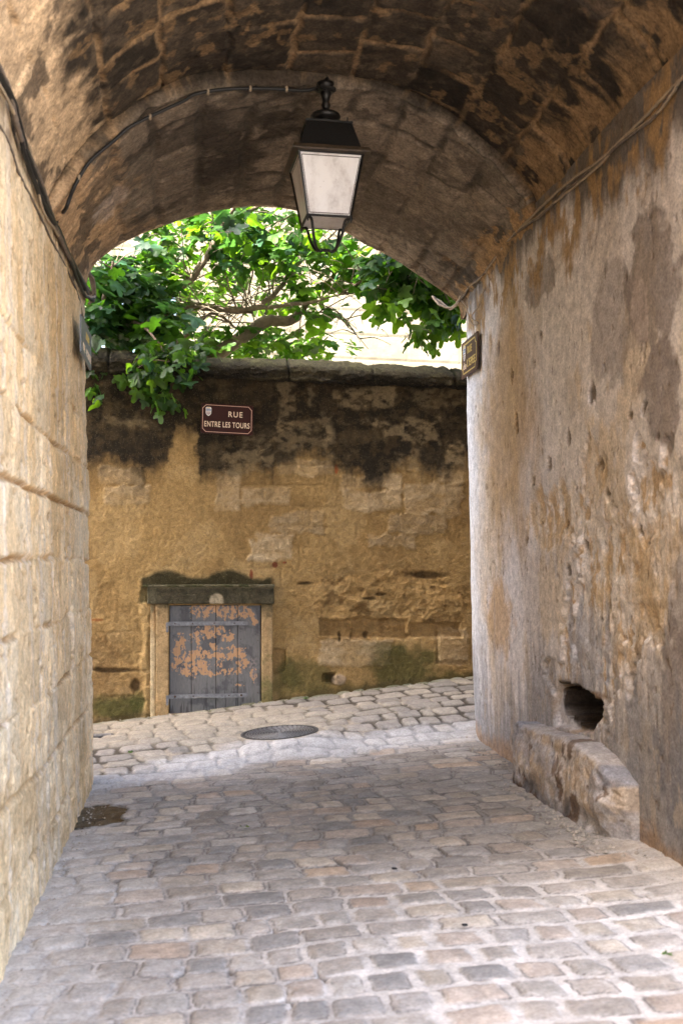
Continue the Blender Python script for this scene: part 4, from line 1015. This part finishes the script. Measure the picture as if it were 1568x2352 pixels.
# hanging hoop below
mb = MB()
for sy in (-1, 1):
    for sx in (-1, 1):
        pts = spline([(sx * ab_ * .98, sy * ab_ * .96, gb - .004), (sx * ab_ * .78, sy * ab_ * .74, gb - .018), (sx * ab_ * .66, sy * ab_ * .50, gb - .09), (sx * ab_ * .48, sy * .022, gb - .150), (sx * .034, 0, gb - .164), (sx * .018, 0, gb - .157)], 5)
        mb.tube(pts, .0085, 7)
mb.lathe([(.022, -.004), (.028, 0), (.022, .005)], (0, 0, gb - .160), 14)
mb.build('hoop', M_iron, lan, smooth=True)
mb = MB(); mb.lathe([(.012, 0), (.03, -.02), (.034, -.07), (.02, -.10), (.004, -.11)], (0, 0, gt - .01), 16); mb.build('bulb', plain('frosted bulb', (.7, .7, .7), .3), lan, smooth=True)

# ------------------------------------------------------------------ cables
def cable(name, pts, r, mat, label, n=6, seg_=7, jit=0.0, cat='cable', group=None):
    P = spline(pts, seg_)
    if jit: P = [p + Vector((RND.uniform(-jit, jit) * .4, RND.uniform(-jit, jit), RND.uniform(-jit, jit))) for p in P]
    mb = MB(); mb.tube(P, r, n); o = mb.build(name, mat, smooth=True)
    tag(o, label, cat, group); return o
PSs, _ = resample(PS, 200)
def on_step(px, py, dy=0.0):
    return hit(px, py, SY - .03, .25, -.69)
pts = [hit_x(128, 512, -.75), hit_x(140, 492, -.74)] + [on_step(*p) for p in ((152, 477), (170, 430), (205, 372), (262, 322), (300, 290), (372, 254), (420, 232), (450, 215), (520, 204), (620, 203), (700, 207), (735, 198))]
blackc = cable('lantern_cable', pts, .0105, M_black, 'thick black cable curving up the left side of the vault to the lantern')
mb = MB()
for (px, py) in ((182, 408), (345, 268), (478, 211), (575, 203), (658, 204)):
    p = on_step(px, py); mb = MB(); mb.box(p, (.014, .026, .028), None, bev=.003); o = mb.build('clip', M_beige); o.parent = blackc
# right wall bundle
def rw(px, py, lift=0.03): p = hit_x(px, py, 2.07 - lift); return p
base = [(1600, 140), (1568, 172), (1535, 210), (1490, 262), (1420, 325), (1380, 362), (1300, 425), (1240, 480), (1180, 535), (1140, 575), (1105, 620), (1080, 650), (1064, 666)]
for j, (dx, dy, r_, nm) in enumerate(((0, 0, .0085, 'upper'), (4, 9, .0075, 'middle'), (-3, 16, .007, 'lowest'))):
    pts = []
    for i, (a_, b_) in enumerate(base):
        wob = math.sin(i * 1.7 + j * 2.1) * 4; sag = (1.0 if i not in (1, 4, 8, 11) else .35)
        pts.append(rw(a_ + dx * sag, b_ + dy * sag + wob * (i < 11)))
    pts += [rw(1052, 690 + j * 3, .05), hit(1035, 706 + j * 2, 8.72), hit(1010 + j * 6, 700, 8.78), hit(992 + j * 5, 680 + 3 * j, 8.86)]
    cable('wall_cable', pts, r_, M_beige if j != 1 else M_greycable, nm + ' strand of the beige cable bundle climbing along the right wall', jit=.003, group='cables strung along the right wall')
cable('loose_wire', [rw(1120, 600, .035), rw(1112, 660, .035), rw(1100, 700, .04), rw(1082, 728, .035), rw(1098, 742, .03), rw(1085, 745, .03), rw(1077, 728, .03), rw(1070, 705, .035), rw(1060, 690, .05)], .0045, M_beige, 'thin loose beige wire looping down beside the right wall sign', jit=.001)
# left wall bundle
def lw(px, py, lift=.03): return hit_x(px, py, -.775 + lift)
Lb = [(-60, 60), (0, 172), (28, 230), (45, 290), (60, 345), (85, 415), (110, 480), (135, 530), (160, 590), (185, 640), (200, 672)]
for j, (dx, dy, r_, mt, nm) in enumerate(((0, 0, .014, M_black, 'thick black'), (6, -4, .012, M_greycable, 'dusty grey'), (-5, 8, .011, M_black, 'lower black'), (10, 6, .007, M_beige, 'slim beige'))):
    pts = [lw(a_ + dx * math.sin(i * 1.3 + j), b_ + dy + 3 * math.sin(i * 2 + j), .035) for i, (a_, b_) in enumerate(Lb)]
    pts += [hit(213 + j * 1.5, 690 - j * 3, 8.14), hit(214 + j, 668 - j * 4, 8.2)]
    cable('wall_cable', pts, r_, mt, nm + ' cable in the bundle running down the left wall', jit=.004, group='cables strung along the left wall')
cable('loose_wire', [lw(a_, b_, .012) for a_, b_ in ((-40, 250), (0, 290), (25, 340), (45, 400), (80, 470), (120, 555), (150, 610), (180, 680), (192, 735), (203, 752))], .006, M_greycable, 'thin dusty wire sagging below the left wall bundle', jit=.002)
mb = MB()
for i in range(5):
    a_ = i * .5
    mb.tube(spline([hit(196 + 3 * math.sin(a_), 600 + i * 6, 8.02), hit(208 + 3 * i / 2, 640, 8.10), hit(214 + i, 680, 8.16), hit(205 + i, 697 - i, 8.10)], 6), .010, 6)
o = mb.build('cable_loop', M_greycable, smooth=True); tag(o, 'tangled grey cable loop hanging at the left corner of the arch', 'cable')

# ------------------------------------------------------------------ manhole cover, drain, litter
mh = empty('manhole_cover', (pc.x, pc.y, pc.z - .006)); tag(mh, 'round cast iron manhole cover with concentric raised ribs in the cobbled street', 'manhole cover')
nrm = Vector((-gx, -gy, 1)).normalized(); mh.rotation_mode = 'QUATERNION'; mh.rotation_quaternion = nrm.to_track_quat('Z', 'Y')
mb = MB(); mb.lathe([(rad * .93, -.03), (rad * .93, .004), (rad, .006), (rad, -.03)], n=72); mb.build('frame', M_cast, mh)
mb = MB(); mb.lathe([(rad * .915, -.03), (rad * .915, .0)], n=72); mb.build('lid', M_cast, mh)
mb = MB(); nr = 13
for i in range(nr):
    r0 = rad * .89 * (i + .5) / nr; ns = max(6, int(2 * math.pi * r0 / .042)); w_ = rad * .89 / nr * .27
    for q in range(ns):
        a0 = 2 * math.pi * (q + (i % 2) * .5) / ns; a1 = a0 + 2 * math.pi / ns * .62
        V = []
        for (rr, zz) in ((r0 - w_, 0.0004), (r0 - w_ * .7, .006), (r0 + w_ * .7, .006), (r0 + w_, .0004)):
            for aa in (a0, (a0 + a1) / 2, a1): V.append((rr * math.cos(aa), rr * math.sin(aa), zz))
        F = []
        for s_ in range(3):
            for c_ in range(2): F.append((s_ * 3 + c_, s_ * 3 + 3 + c_, s_ * 3 + 4 + c_, s_ * 3 + 1 + c_))
        mb.add(V, F)
mb.build('tread_studs', M_castl, mh)
p = ground_pt(228, 1690)
dr = empty('drain_cover', (p.x, p.y, p.z - .006)); tag(dr, 'small square cast iron utility cover beside the foot of the left corner', 'drain cover')
dr.rotation_euler = (0, 0, .15)
mb = MB(); mb.box((0, 0, 0), (.24, .17, .02), bev=.003); mb.build('frame', M_cast, dr)
mb = MB()
mb.box((0, 0, .011), (.19, .125, .006), bev=.002)
for i in range(4): mb.box((-.06 + .04 * i, 0, .0155), (.018, .09, .004))
mb.build('lid', M_castl, dr)
for (px, py, s_, lab) in ((905, 2001, .020, 'small black scrap of litter in a joint between setts, the farther one'), (1067, 2132, .019, 'small black scrap of litter on a sett, nearer the camera')):
    p = ground_pt(px, py); mb = MB(); mb.box((0, 0, 0), (s_ * 1.4, s_ * .8, .008), bev=.003)
    o = mb.build('litter', M_black, loc=(p.x, p.y, p.z + .012)); o.rotation_euler = (.1, .15, .5); tag(o, lab, 'litter')

# ------------------------------------------------------------------ leaves
def leaf_template(seed, lobes=5):
    rr = random.Random(seed)
    ang_ = [-128, -66, 0, 66, 128] if lobes == 5 else [-75, 0, 75]
    lens = [.48, .84, 1.0, .84, .48] if lobes == 5 else [.75, 1.0, .75]
    if seed % 3 == 1: lens = [.42, .72, 1.05, .75, .40] if lobes == 5 else lens
    pts = [(-172, .16)]
    for i, (a_, l_) in enumerate(zip(ang_, lens)):
        l_ *= rr.uniform(.9, 1.08); a_ += rr.uniform(-6, 6)
        pts += [(a_ - 22, l_ * .72), (a_ - 12, l_ * .92), (a_ - 4, l_), (a_ + 5, l_ * .99), (a_ + 13, l_ * .9), (a_ + 22, l_ * .70)]
        if i < len(ang_) - 1: pts.append(((ang_[i] + ang_[i + 1]) / 2, rr.uniform(.42, .56)))
    pts.append((172, .16))
    out = []; mid = []
    for (a_, l_) in pts:
        t = R(a_); x, y = math.sin(t) * l_ * .62, math.cos(t) * l_ * .62 + .18
        out.append((x, y)); mid.append((x * .5, .18 * .5 + y * .5 if True else y))
    base = (0, .12)
    V = [(0, .14)]; V += [(x * .52, .14 + (y - .14) * .52) for x, y in out]; V += out
    V = np.array([(x, y, 0) for x, y in V]); n = len(out); F = []
    for i in range(n - 1): F.append((0, 1 + i, 2 + i, 2 + i))
    tri = [(0, 1 + i, 2 + i) for i in range(n - 1)]; quad = [(1 + i, 1 + n + i, 2 + n + i, 2 + i) for i in range(n - 1)]
    # droop, lobes folded, wavy rim
    r = np.sqrt(V[:, 0] ** 2 + V[:, 1] ** 2); th = np.arctan2(V[:, 0], V[:, 1])
    V[:, 2] = -.32 * r ** 2 * .8 + .05 * np.cos(th * 5) * r + .10 * np.abs(V[:, 0]) + np.array([rr.uniform(-.03, .03) for _ in range(len(V))]) * (r > .4)
    return V, tri, quad
TPL = [leaf_template(s) for s in range(5)] + [leaf_template(11, 3), leaf_template(12, 3)]
class Leaves:
    def __init__(s): s.V = []; s.T = []; s.Q = []; s.mt = []; s.mq = []; s.n = 0
    def add(s, pos, direc, nrm, size, m, petiole=True):
        V, T, Q = RND.choice(TPL); d = direc.normalized(); n = (nrm - d * nrm.dot(d)).normalized(); x = d.cross(n)
        B = np.array([[x.x, x.y, x.z], [d.x, d.y, d.z], [n.x, n.y, n.z]])
        P = (V * size * np.array([1, 1, RND.uniform(.6, 1.8)])) @ B + np.array(pos)
        s.V.append(P); s.T += [tuple(i + s.n for i in t) for t in T]; s.Q += [tuple(i + s.n for i in q) for q in Q]
        s.mt += [m] * len(T); s.mq += [m] * len(Q); s.n += len(P)
    def build(s, name, mats, parent):
        V = np.concatenate(s.V); return setup_mesh(name, V, s.T + s.Q, None, parent, True, mats=mats, midx=s.mt + s.mq)
tree = empty('fig_tree', tuple(hit(330, 1250, 10.95)[:2]) + (.3,)); tag(tree, 'spreading fig tree with large lobed leaves overhanging the garden wall coping', 'tree')
tinv = Matrix.Translation(-tree.location)
def tpart(o, label=None):
    o.parent = tree; o.matrix_parent_inverse = tinv
    if label: o['label'] = label
    return o
def br(pts, r0, r1, n=5):
    P = spline([hit(a_, b_, y_) for a_, b_, y_ in pts], n); m_ = len(P)
    P = [p + Vector((RND.uniform(-1, 1), RND.uniform(-1, 1), RND.uniform(-1, 1))) * .006 for p in P]
    return P, [r0 + (r1 - r0) * i / (m_ - 1) for i in range(m_)]
trunk = MB()
P, rr = br([(330, 1230, 10.95), (320, 1000, 10.95), (280, 830, 11.0), (262, 790, 11.0), (300, 735, 11.05), (350, 700, 11.2)], .13, .055); trunk.tube(P, rr, 10)
P, rr = br([(330, 1100, 10.98), (420, 900, 11.2), (500, 812, 11.4), (570, 765, 11.5), (612, 737, 11.55), (660, 738, 11.6), (690, 720, 11.6)], .09, .045); trunk.tube(P, rr, 9)
tpart(trunk.build('trunk', M_bark, smooth=True))
bm2 = MB()
BR = [([(350, 700, 11.2), (430, 702, 11.25), (490, 706, 11.3), (545, 712, 11.3), (580, 712, 11.3)], .045, .034),
      ([(570, 714, 11.3), (625, 680, 11.4), (660, 640, 11.5), (700, 590, 11.6), (760, 540, 11.7), (800, 470, 11.8)], .03, .014),
      ([(545, 712, 11.3), (700, 695, 11.0), (780, 675, 10.9), (850, 668, 10.8), (910, 655, 10.75)], .022, .008),
      ([(440, 640, 11.0), (480, 580, 10.9), (510, 520, 10.8), (540, 470, 10.7)], .036, .02),
      ([(350, 700, 11.2), (400, 670, 11.1), (440, 640, 11.0)], .036, .034),
      ([(690, 720, 11.6), (720, 680, 11.5), (760, 640, 11.4), (800, 570, 11.3), (840, 520, 11.2)], .028, .012),
      ([(780, 675, 10.9), (840, 640, 10.7), (900, 600, 10.6), (960, 620, 10.5), (1010, 660, 10.45)], .014, .005),
      ([(850, 668, 10.8), (900, 690, 10.7), (950, 700, 10.6), (1000, 710, 10.55), (1040, 712, 10.5)], .010, .004),
      ([(400, 790, 11.4), (440, 760, 11.4), (480, 720, 11.4), (520, 735, 11.45), (560, 770, 11.5)], .024, .008),
      ([(545, 712, 11.3), (520, 640, 11.2), (505, 580, 11.1), (500, 520, 11.0)], .010, .005),
      ([(560, 712, 11.3), (575, 650, 11.3), (585, 590, 11.2), (600, 530, 11.2)], .011, .005),
      ([(690, 720, 11.6), (760, 720, 11.5), (800, 750, 11.4), (845, 800, 11.3)], .010, .003),
      ([(600, 745, 11.6), (620, 680, 11.8), (610, 600, 12.0), (640, 520, 12.2)], .012, .006),
      ([(260, 790, 11.0), (230, 740, 10.6), (240, 680, 10.3), (260, 600, 10.2)], .03, .012),
      ([(262, 790, 11.0), (300, 740, 10.4), (350, 770, 10.0), (390, 830, 9.85)], .02, .006),
      ([(510, 520, 10.8), (620, 460, 10.9), (740, 420, 11.0), (880, 420, 11.0)], .02, .008),
      ([(440, 640, 11.0), (330, 560, 10.8), (250, 450, 10.6), (180, 350, 10.6)], .028, .010),
      ([(800, 470, 11.8), (900, 380, 11.6), (1000, 330, 11.4)], .014, .006)]
allp = []
for pts, r0, r1 in BR:
    P, rr = br(pts, r0, r1); bm2.tube(P, rr, 7); allp += P
for _ in range(230):    # twigs
    p = RND.choice(allp); d = Vector((RND.uniform(-1, 1), RND.uniform(-1, .8), RND.uniform(-.5, 1))).normalized() * RND.uniform(.25, .7)
    q = p + d * .5 + Vector((0, 0, .04)); e = p + d
    bm2.tube(spline([p, q, e], 3), [.007, .006, .006, .005, .004, .003, .003], 5)
LV = Leaves()
def clump(cx, cy, rx, ry, ya, yb, n, mats, smin=.15, smax=.24, down=.55):
    m = 0; twigs = max(1, int(n * 1.35) // 6)
    for _ in range(twigs):
        a_ = RND.uniform(0, 2 * math.pi); q = math.sqrt(RND.random())
        c = hit(cx + rx * q * math.cos(a_), cy + ry * q * math.sin(a_), RND.uniform(ya, yb))
        ax = Vector((RND.uniform(-1, 1), RND.uniform(-1, .6), RND.uniform(-.3, .6))).normalized()
        for j in range(6):
            an = RND.uniform(0, 2 * math.pi)
            d = Vector((math.cos(an), math.sin(an), 0)) + ax * .5 + Vector((0, 0, -down + RND.uniform(-.35, .45)))
            pos = c + Vector((RND.gauss(0, .07), RND.gauss(0, .07), RND.gauss(0, .05))) + d.normalized() * .05
            nr_ = Vector((RND.uniform(-.7, .7), RND.uniform(-.8, .5), 1))
            LV.add(pos, d, nr_, RND.uniform(smin, smax) * RND.choice((.75, .95, 1.1)), RND.choice(mats))
A_, B_, C_ = 0, 1, 2
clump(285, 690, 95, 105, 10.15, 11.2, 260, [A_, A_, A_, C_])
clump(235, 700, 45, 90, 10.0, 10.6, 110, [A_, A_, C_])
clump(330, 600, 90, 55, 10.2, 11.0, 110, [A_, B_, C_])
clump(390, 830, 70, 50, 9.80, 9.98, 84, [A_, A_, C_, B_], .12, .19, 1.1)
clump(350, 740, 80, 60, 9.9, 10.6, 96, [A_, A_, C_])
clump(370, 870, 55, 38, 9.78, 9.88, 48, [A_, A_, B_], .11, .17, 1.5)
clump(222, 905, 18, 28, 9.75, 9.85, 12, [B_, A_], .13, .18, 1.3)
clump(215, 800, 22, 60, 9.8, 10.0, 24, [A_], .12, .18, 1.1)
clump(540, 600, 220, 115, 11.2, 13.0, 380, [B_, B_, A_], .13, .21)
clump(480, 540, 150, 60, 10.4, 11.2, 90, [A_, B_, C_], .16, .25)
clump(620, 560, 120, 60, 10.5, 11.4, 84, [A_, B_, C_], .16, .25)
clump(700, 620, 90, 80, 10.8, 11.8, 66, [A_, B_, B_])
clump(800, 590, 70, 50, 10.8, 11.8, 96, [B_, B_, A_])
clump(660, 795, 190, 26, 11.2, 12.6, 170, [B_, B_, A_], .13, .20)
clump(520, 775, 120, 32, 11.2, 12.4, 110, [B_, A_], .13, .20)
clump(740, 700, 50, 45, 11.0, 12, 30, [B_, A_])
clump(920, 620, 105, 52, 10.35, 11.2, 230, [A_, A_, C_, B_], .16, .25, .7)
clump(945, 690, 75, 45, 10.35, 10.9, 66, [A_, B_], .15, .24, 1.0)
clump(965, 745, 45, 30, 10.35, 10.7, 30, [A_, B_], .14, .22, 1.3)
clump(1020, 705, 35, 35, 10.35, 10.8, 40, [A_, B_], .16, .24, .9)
clump(600, 400, 420, 90, 10.6, 12.8, 560, [B_, A_, A_])  # clumps from here down are out of view, added for shade and side views
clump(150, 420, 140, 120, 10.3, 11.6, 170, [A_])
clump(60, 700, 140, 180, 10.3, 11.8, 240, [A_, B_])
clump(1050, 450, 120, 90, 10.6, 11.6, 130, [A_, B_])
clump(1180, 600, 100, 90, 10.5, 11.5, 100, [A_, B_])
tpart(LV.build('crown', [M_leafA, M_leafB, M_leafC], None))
# petioles: pale green stalks inside the crown
pm = bm2
for _ in range(230):
    c = hit(RND.uniform(215, 1000), RND.uniform(520, 780), RND.uniform(10.2, 11.6)); d = Vector((RND.uniform(-1, 1), RND.uniform(-1, 1), RND.uniform(-1, .3))).normalized() * RND.uniform(.08, .16)
    if hit(0, 0, 1) and c.z > 3.3: pm.tube([c, c + d * .5 + Vector((0, 0, .01)), c + d], .0026, 4)
tpart(pm.build('branches', M_bark, smooth=True))

# ------------------------------------------------------------------ weeds
def weed(px, py, n, s, lab):
    p = ground_pt(px, py); L_2 = Leaves()
    for _ in range(n):
        a_ = RND.uniform(0, 6.28); d = Vector((math.cos(a_), math.sin(a_), RND.uniform(.3, 1.6)))
        L_2.add(p + Vector((RND.gauss(0, s * .35), RND.gauss(0, s * .35), .012)), d, Vector((0, 0, 1)), RND.uniform(s * .5, s), 0)
    o = L_2.build('weed', [M_weed], None); tag(o, lab, 'weed'); return o
weed(1534, 2203, 10, .022, 'small green weed sprouting between setts at the right edge of the lane')
weed(560, 1907, 6, .03, 'tiny green weed in a joint near the mouth of the passage')
weed(300, 1838 - 105, 14, .03, 'low dry weed tuft in a street joint near the left corner')
weed(700, 1608, 10, .03, 'small green weed along the foot of the garden wall')

# ------------------------------------------------------------------ house behind the garden
hb = empty('pale_house', (2, 15.6, 0)); tag(hb, 'sunlit pale stone house standing behind the fig tree', 'house')
hin = Matrix.Translation((-2, -15.6, 0))
xs = seg((-9, -3, .3), (-3, 6, .025), (6, 13, .3)); zs = seg((-.5, 2, .2), (2, 7.2, .02), (7.2, 8.6, .2))
Xh, Zh = np.meshgrid(xs, zs); Yh = 15.6 + .12 * Xh
e = fbm(Xh * 5, Zh * 5, 3, 4) - .5
d, r, c = courses(Xh + e * .03, Zh + e * .02, .34, .5, .9, 5, .15, rad=.01)
gj = 1 - ss(.003, .016, d); ch = np.ones(Xh.shape + (3,)) * np.array([.205, .185, .140])
ch = mix(ch, (.165, .14, .10), ss(.45, .6, fbm(Xh * 2, Zh * 2, 9, 4)) * .6); ch = mix(ch, (.08, .065, .04), gj * .5)
rl = .010 * gj + .01 * e
o = setup_mesh('wall', np.stack([Xh, Yh + rl, Zh], -1), grid_faces(*Xh.shape), M_house, col=ch); o.parent = hb; o.matrix_parent_inverse = hin
mb = MB(); mb.add([(-9, 14.52, 8.6), (13, 17.16, 8.6), (13, 23, 8.6), (-9, 23, 8.6), (-9, 14.3, 8.8), (13, 16.9, 8.8), (13, 20, 10.2), (-9, 18, 10.2)], [(3, 2, 1, 0), (0, 1, 5, 4), (4, 5, 6, 7), (1, 2, 6, 5), (2, 3, 7, 6), (3, 0, 4, 7)])
o = mb.build('roof', M_roof); o.parent = hb; o.matrix_parent_inverse = hin
for (px, py, w_, h_) in ((268, 765, .5, .9), (375, 705, .34, .5)):
    p = hit(px, py, 15.6, .12, 0); mb = MB(); RMh = Matrix.Rotation(math.atan(.12), 3, 'Z')
    mb.box(p + Vector((0, -.02, 0)), (w_, .06, h_), RMh, bev=.01)
    for i in range(7): mb.box(p + Vector((0, -.056, -h_ / 2 + h_ * (i + .5) / 7)), (w_ * .8, .015, h_ * .05), RMh)
    o = mb.build('shutter', M_shut); o.parent = hb; o.matrix_parent_inverse = hin
mb = MB()
for i in range(0): mb.tube([hit(700 + i * 8, 520, 15.5), hit(700 + i * 8, 640, 15.5)], .012, 5)

# ------------------------------------------------------------------ unseen house added on the camera's side to keep sun off the lane
def side_house(name, x, y0, y1, sgn, lab, h=8.3, depth=6, pale=.42):
    hroot = empty(name, (x, (y0 + y1) / 2, 0)); tag(hroot, lab, 'house'); hi_ = Matrix.Translation((-x, -(y0 + y1) / 2, 0))
    ys2 = seg((y0, y1, .12)); zs2 = seg((-.5, h, .12)); Y2, Z2 = np.meshgrid(ys2, zs2)
    n_1 = fbm(Y2 * 1.5, Z2 * 1.5, 7, 5); c2_ = np.ones(Y2.shape + (3,)) * np.array([pale, pale * .78, pale * .56]); c2_ = mix(c2_, (pale * .7, pale * .5, pale * .3), ss(.5, .7, n_1) * .7)
    X2 = x + 0 * Y2 + (n_1 - .5) * .03
    for (cy, cz, hw, hh) in [(y0 + (y1 - y0) * f2, z2, .45, .75) for f2 in (.25, .65) for z2 in (2.0, 5.2)]:
        X2 = X2 + sgn * .15 * ((np.abs(Y2 - cy) < hw) & (np.abs(Z2 - cz) < hh))
        mb = MB(); mb.box((x + sgn * .12, cy, cz), (.03, hw * 2, hh * 2)); w3 = mb.build('window', M_dark); w3.parent = hroot; w3.matrix_parent_inverse = hi_
    o = setup_mesh('wall', np.stack([X2, Y2, Z2], -1), grid_faces(*Y2.shape, flip=sgn > 0), M_house, col=c2_); o.parent = hroot; o.matrix_parent_inverse = hi_
    mb = MB(); xa, xb = x - sgn * .3, x + sgn * depth
    mb.add([(xa, y0, h), (xb, y0, h), (xb, y1, h), (xa, y1, h), (xa, y0, h + .15), (xb, y0, h + 1.8), (xb, y1, h + 1.8), (xa, y1, h + .15)], [(3, 2, 1, 0), (4, 5, 6, 7), (0, 1, 5, 4), (1, 2, 6, 5), (2, 3, 7, 6), (3, 0, 4, 7)])
    o = mb.build('roof', M_roof); o.parent = hroot; o.matrix_parent_inverse = hi_
    mb = MB(); mb.box((x + sgn * depth / 2, y0 + .1, h / 2 - .25), (depth - .1, .2, h + .4)); mb.box((x + sgn * depth / 2, y1 - .1, h / 2 - .25), (depth - .1, .2, h + .4)); mb.box((x + sgn * (depth - .1), (y0 + y1) / 2, h / 2 - .25), (.2, y1 - y0 - .5, h + .4))
    o = mb.build('gable', M_house); o.data.materials[0] = plain('gable render', (.42, .32, .22), .9, var=.3, scale=3); o.parent = hroot; o.matrix_parent_inverse = hi_
side_house('shade_house', -1.25, -7.5, 3.1, -1, 'unseen tall stone house added left of the lane to shade it before the passage', 10.6)

# ------------------------------------------------------------------ loose grit in the joints and along the wall feet
gm = MB(); gr = random.Random(5)
def pebble(x, y, s_):
    z = gz(x, y) - .004; P = [Vector((gr.uniform(.6, 1) * a, gr.uniform(.6, 1) * b, gr.uniform(.5, .8) * c)) * s_ for a, b, c in ((1, 0, 0), (-1, 0, 0), (0, 1, 0), (0, -1, 0), (0, 0, 1), (0, 0, -.6))]
    gm.add([p + Vector((x, y, z)) for p in P], [(0, 2, 4), (2, 1, 4), (1, 3, 4), (3, 0, 4), (2, 0, 5), (1, 2, 5), (3, 1, 5), (0, 3, 5)])
for _ in range(420): pebble(2.10 - abs(gr.gauss(0, .05)) - (.15 if 5.3 < (yy := gr.uniform(4.6, 8.6)) < 6.95 else 0), yy, gr.choice((.004, .006, .009, .014)))
for _ in range(260): pebble(-.67 + abs(gr.gauss(0, .05)), gr.uniform(3.9, 8.0), gr.choice((.004, .006, .010)))
for _ in range(300):
    x = gr.uniform(-.9, 2.6); pebble(x, gwy(x) - .02 - abs(gr.gauss(0, .06)), gr.choice((.004, .007, .012)))
for _ in range(500): pebble(gr.uniform(-.6, 2.0), gr.uniform(3.6, 9.8), gr.choice((.003, .004, .006)))
for _ in range(60): pebble(1.93 + gr.gauss(0, .05), 5.4 + gr.gauss(0, .12), gr.choice((.008, .014, .022)))
o = gm.build('grit', plain('mortar grit', (.30, .26, .21), .9, var=.5, scale=40)); tag(o, 'loose grit and crumbled mortar strewn over the cobbles and along the wall feet', 'grit', kind='stuff')
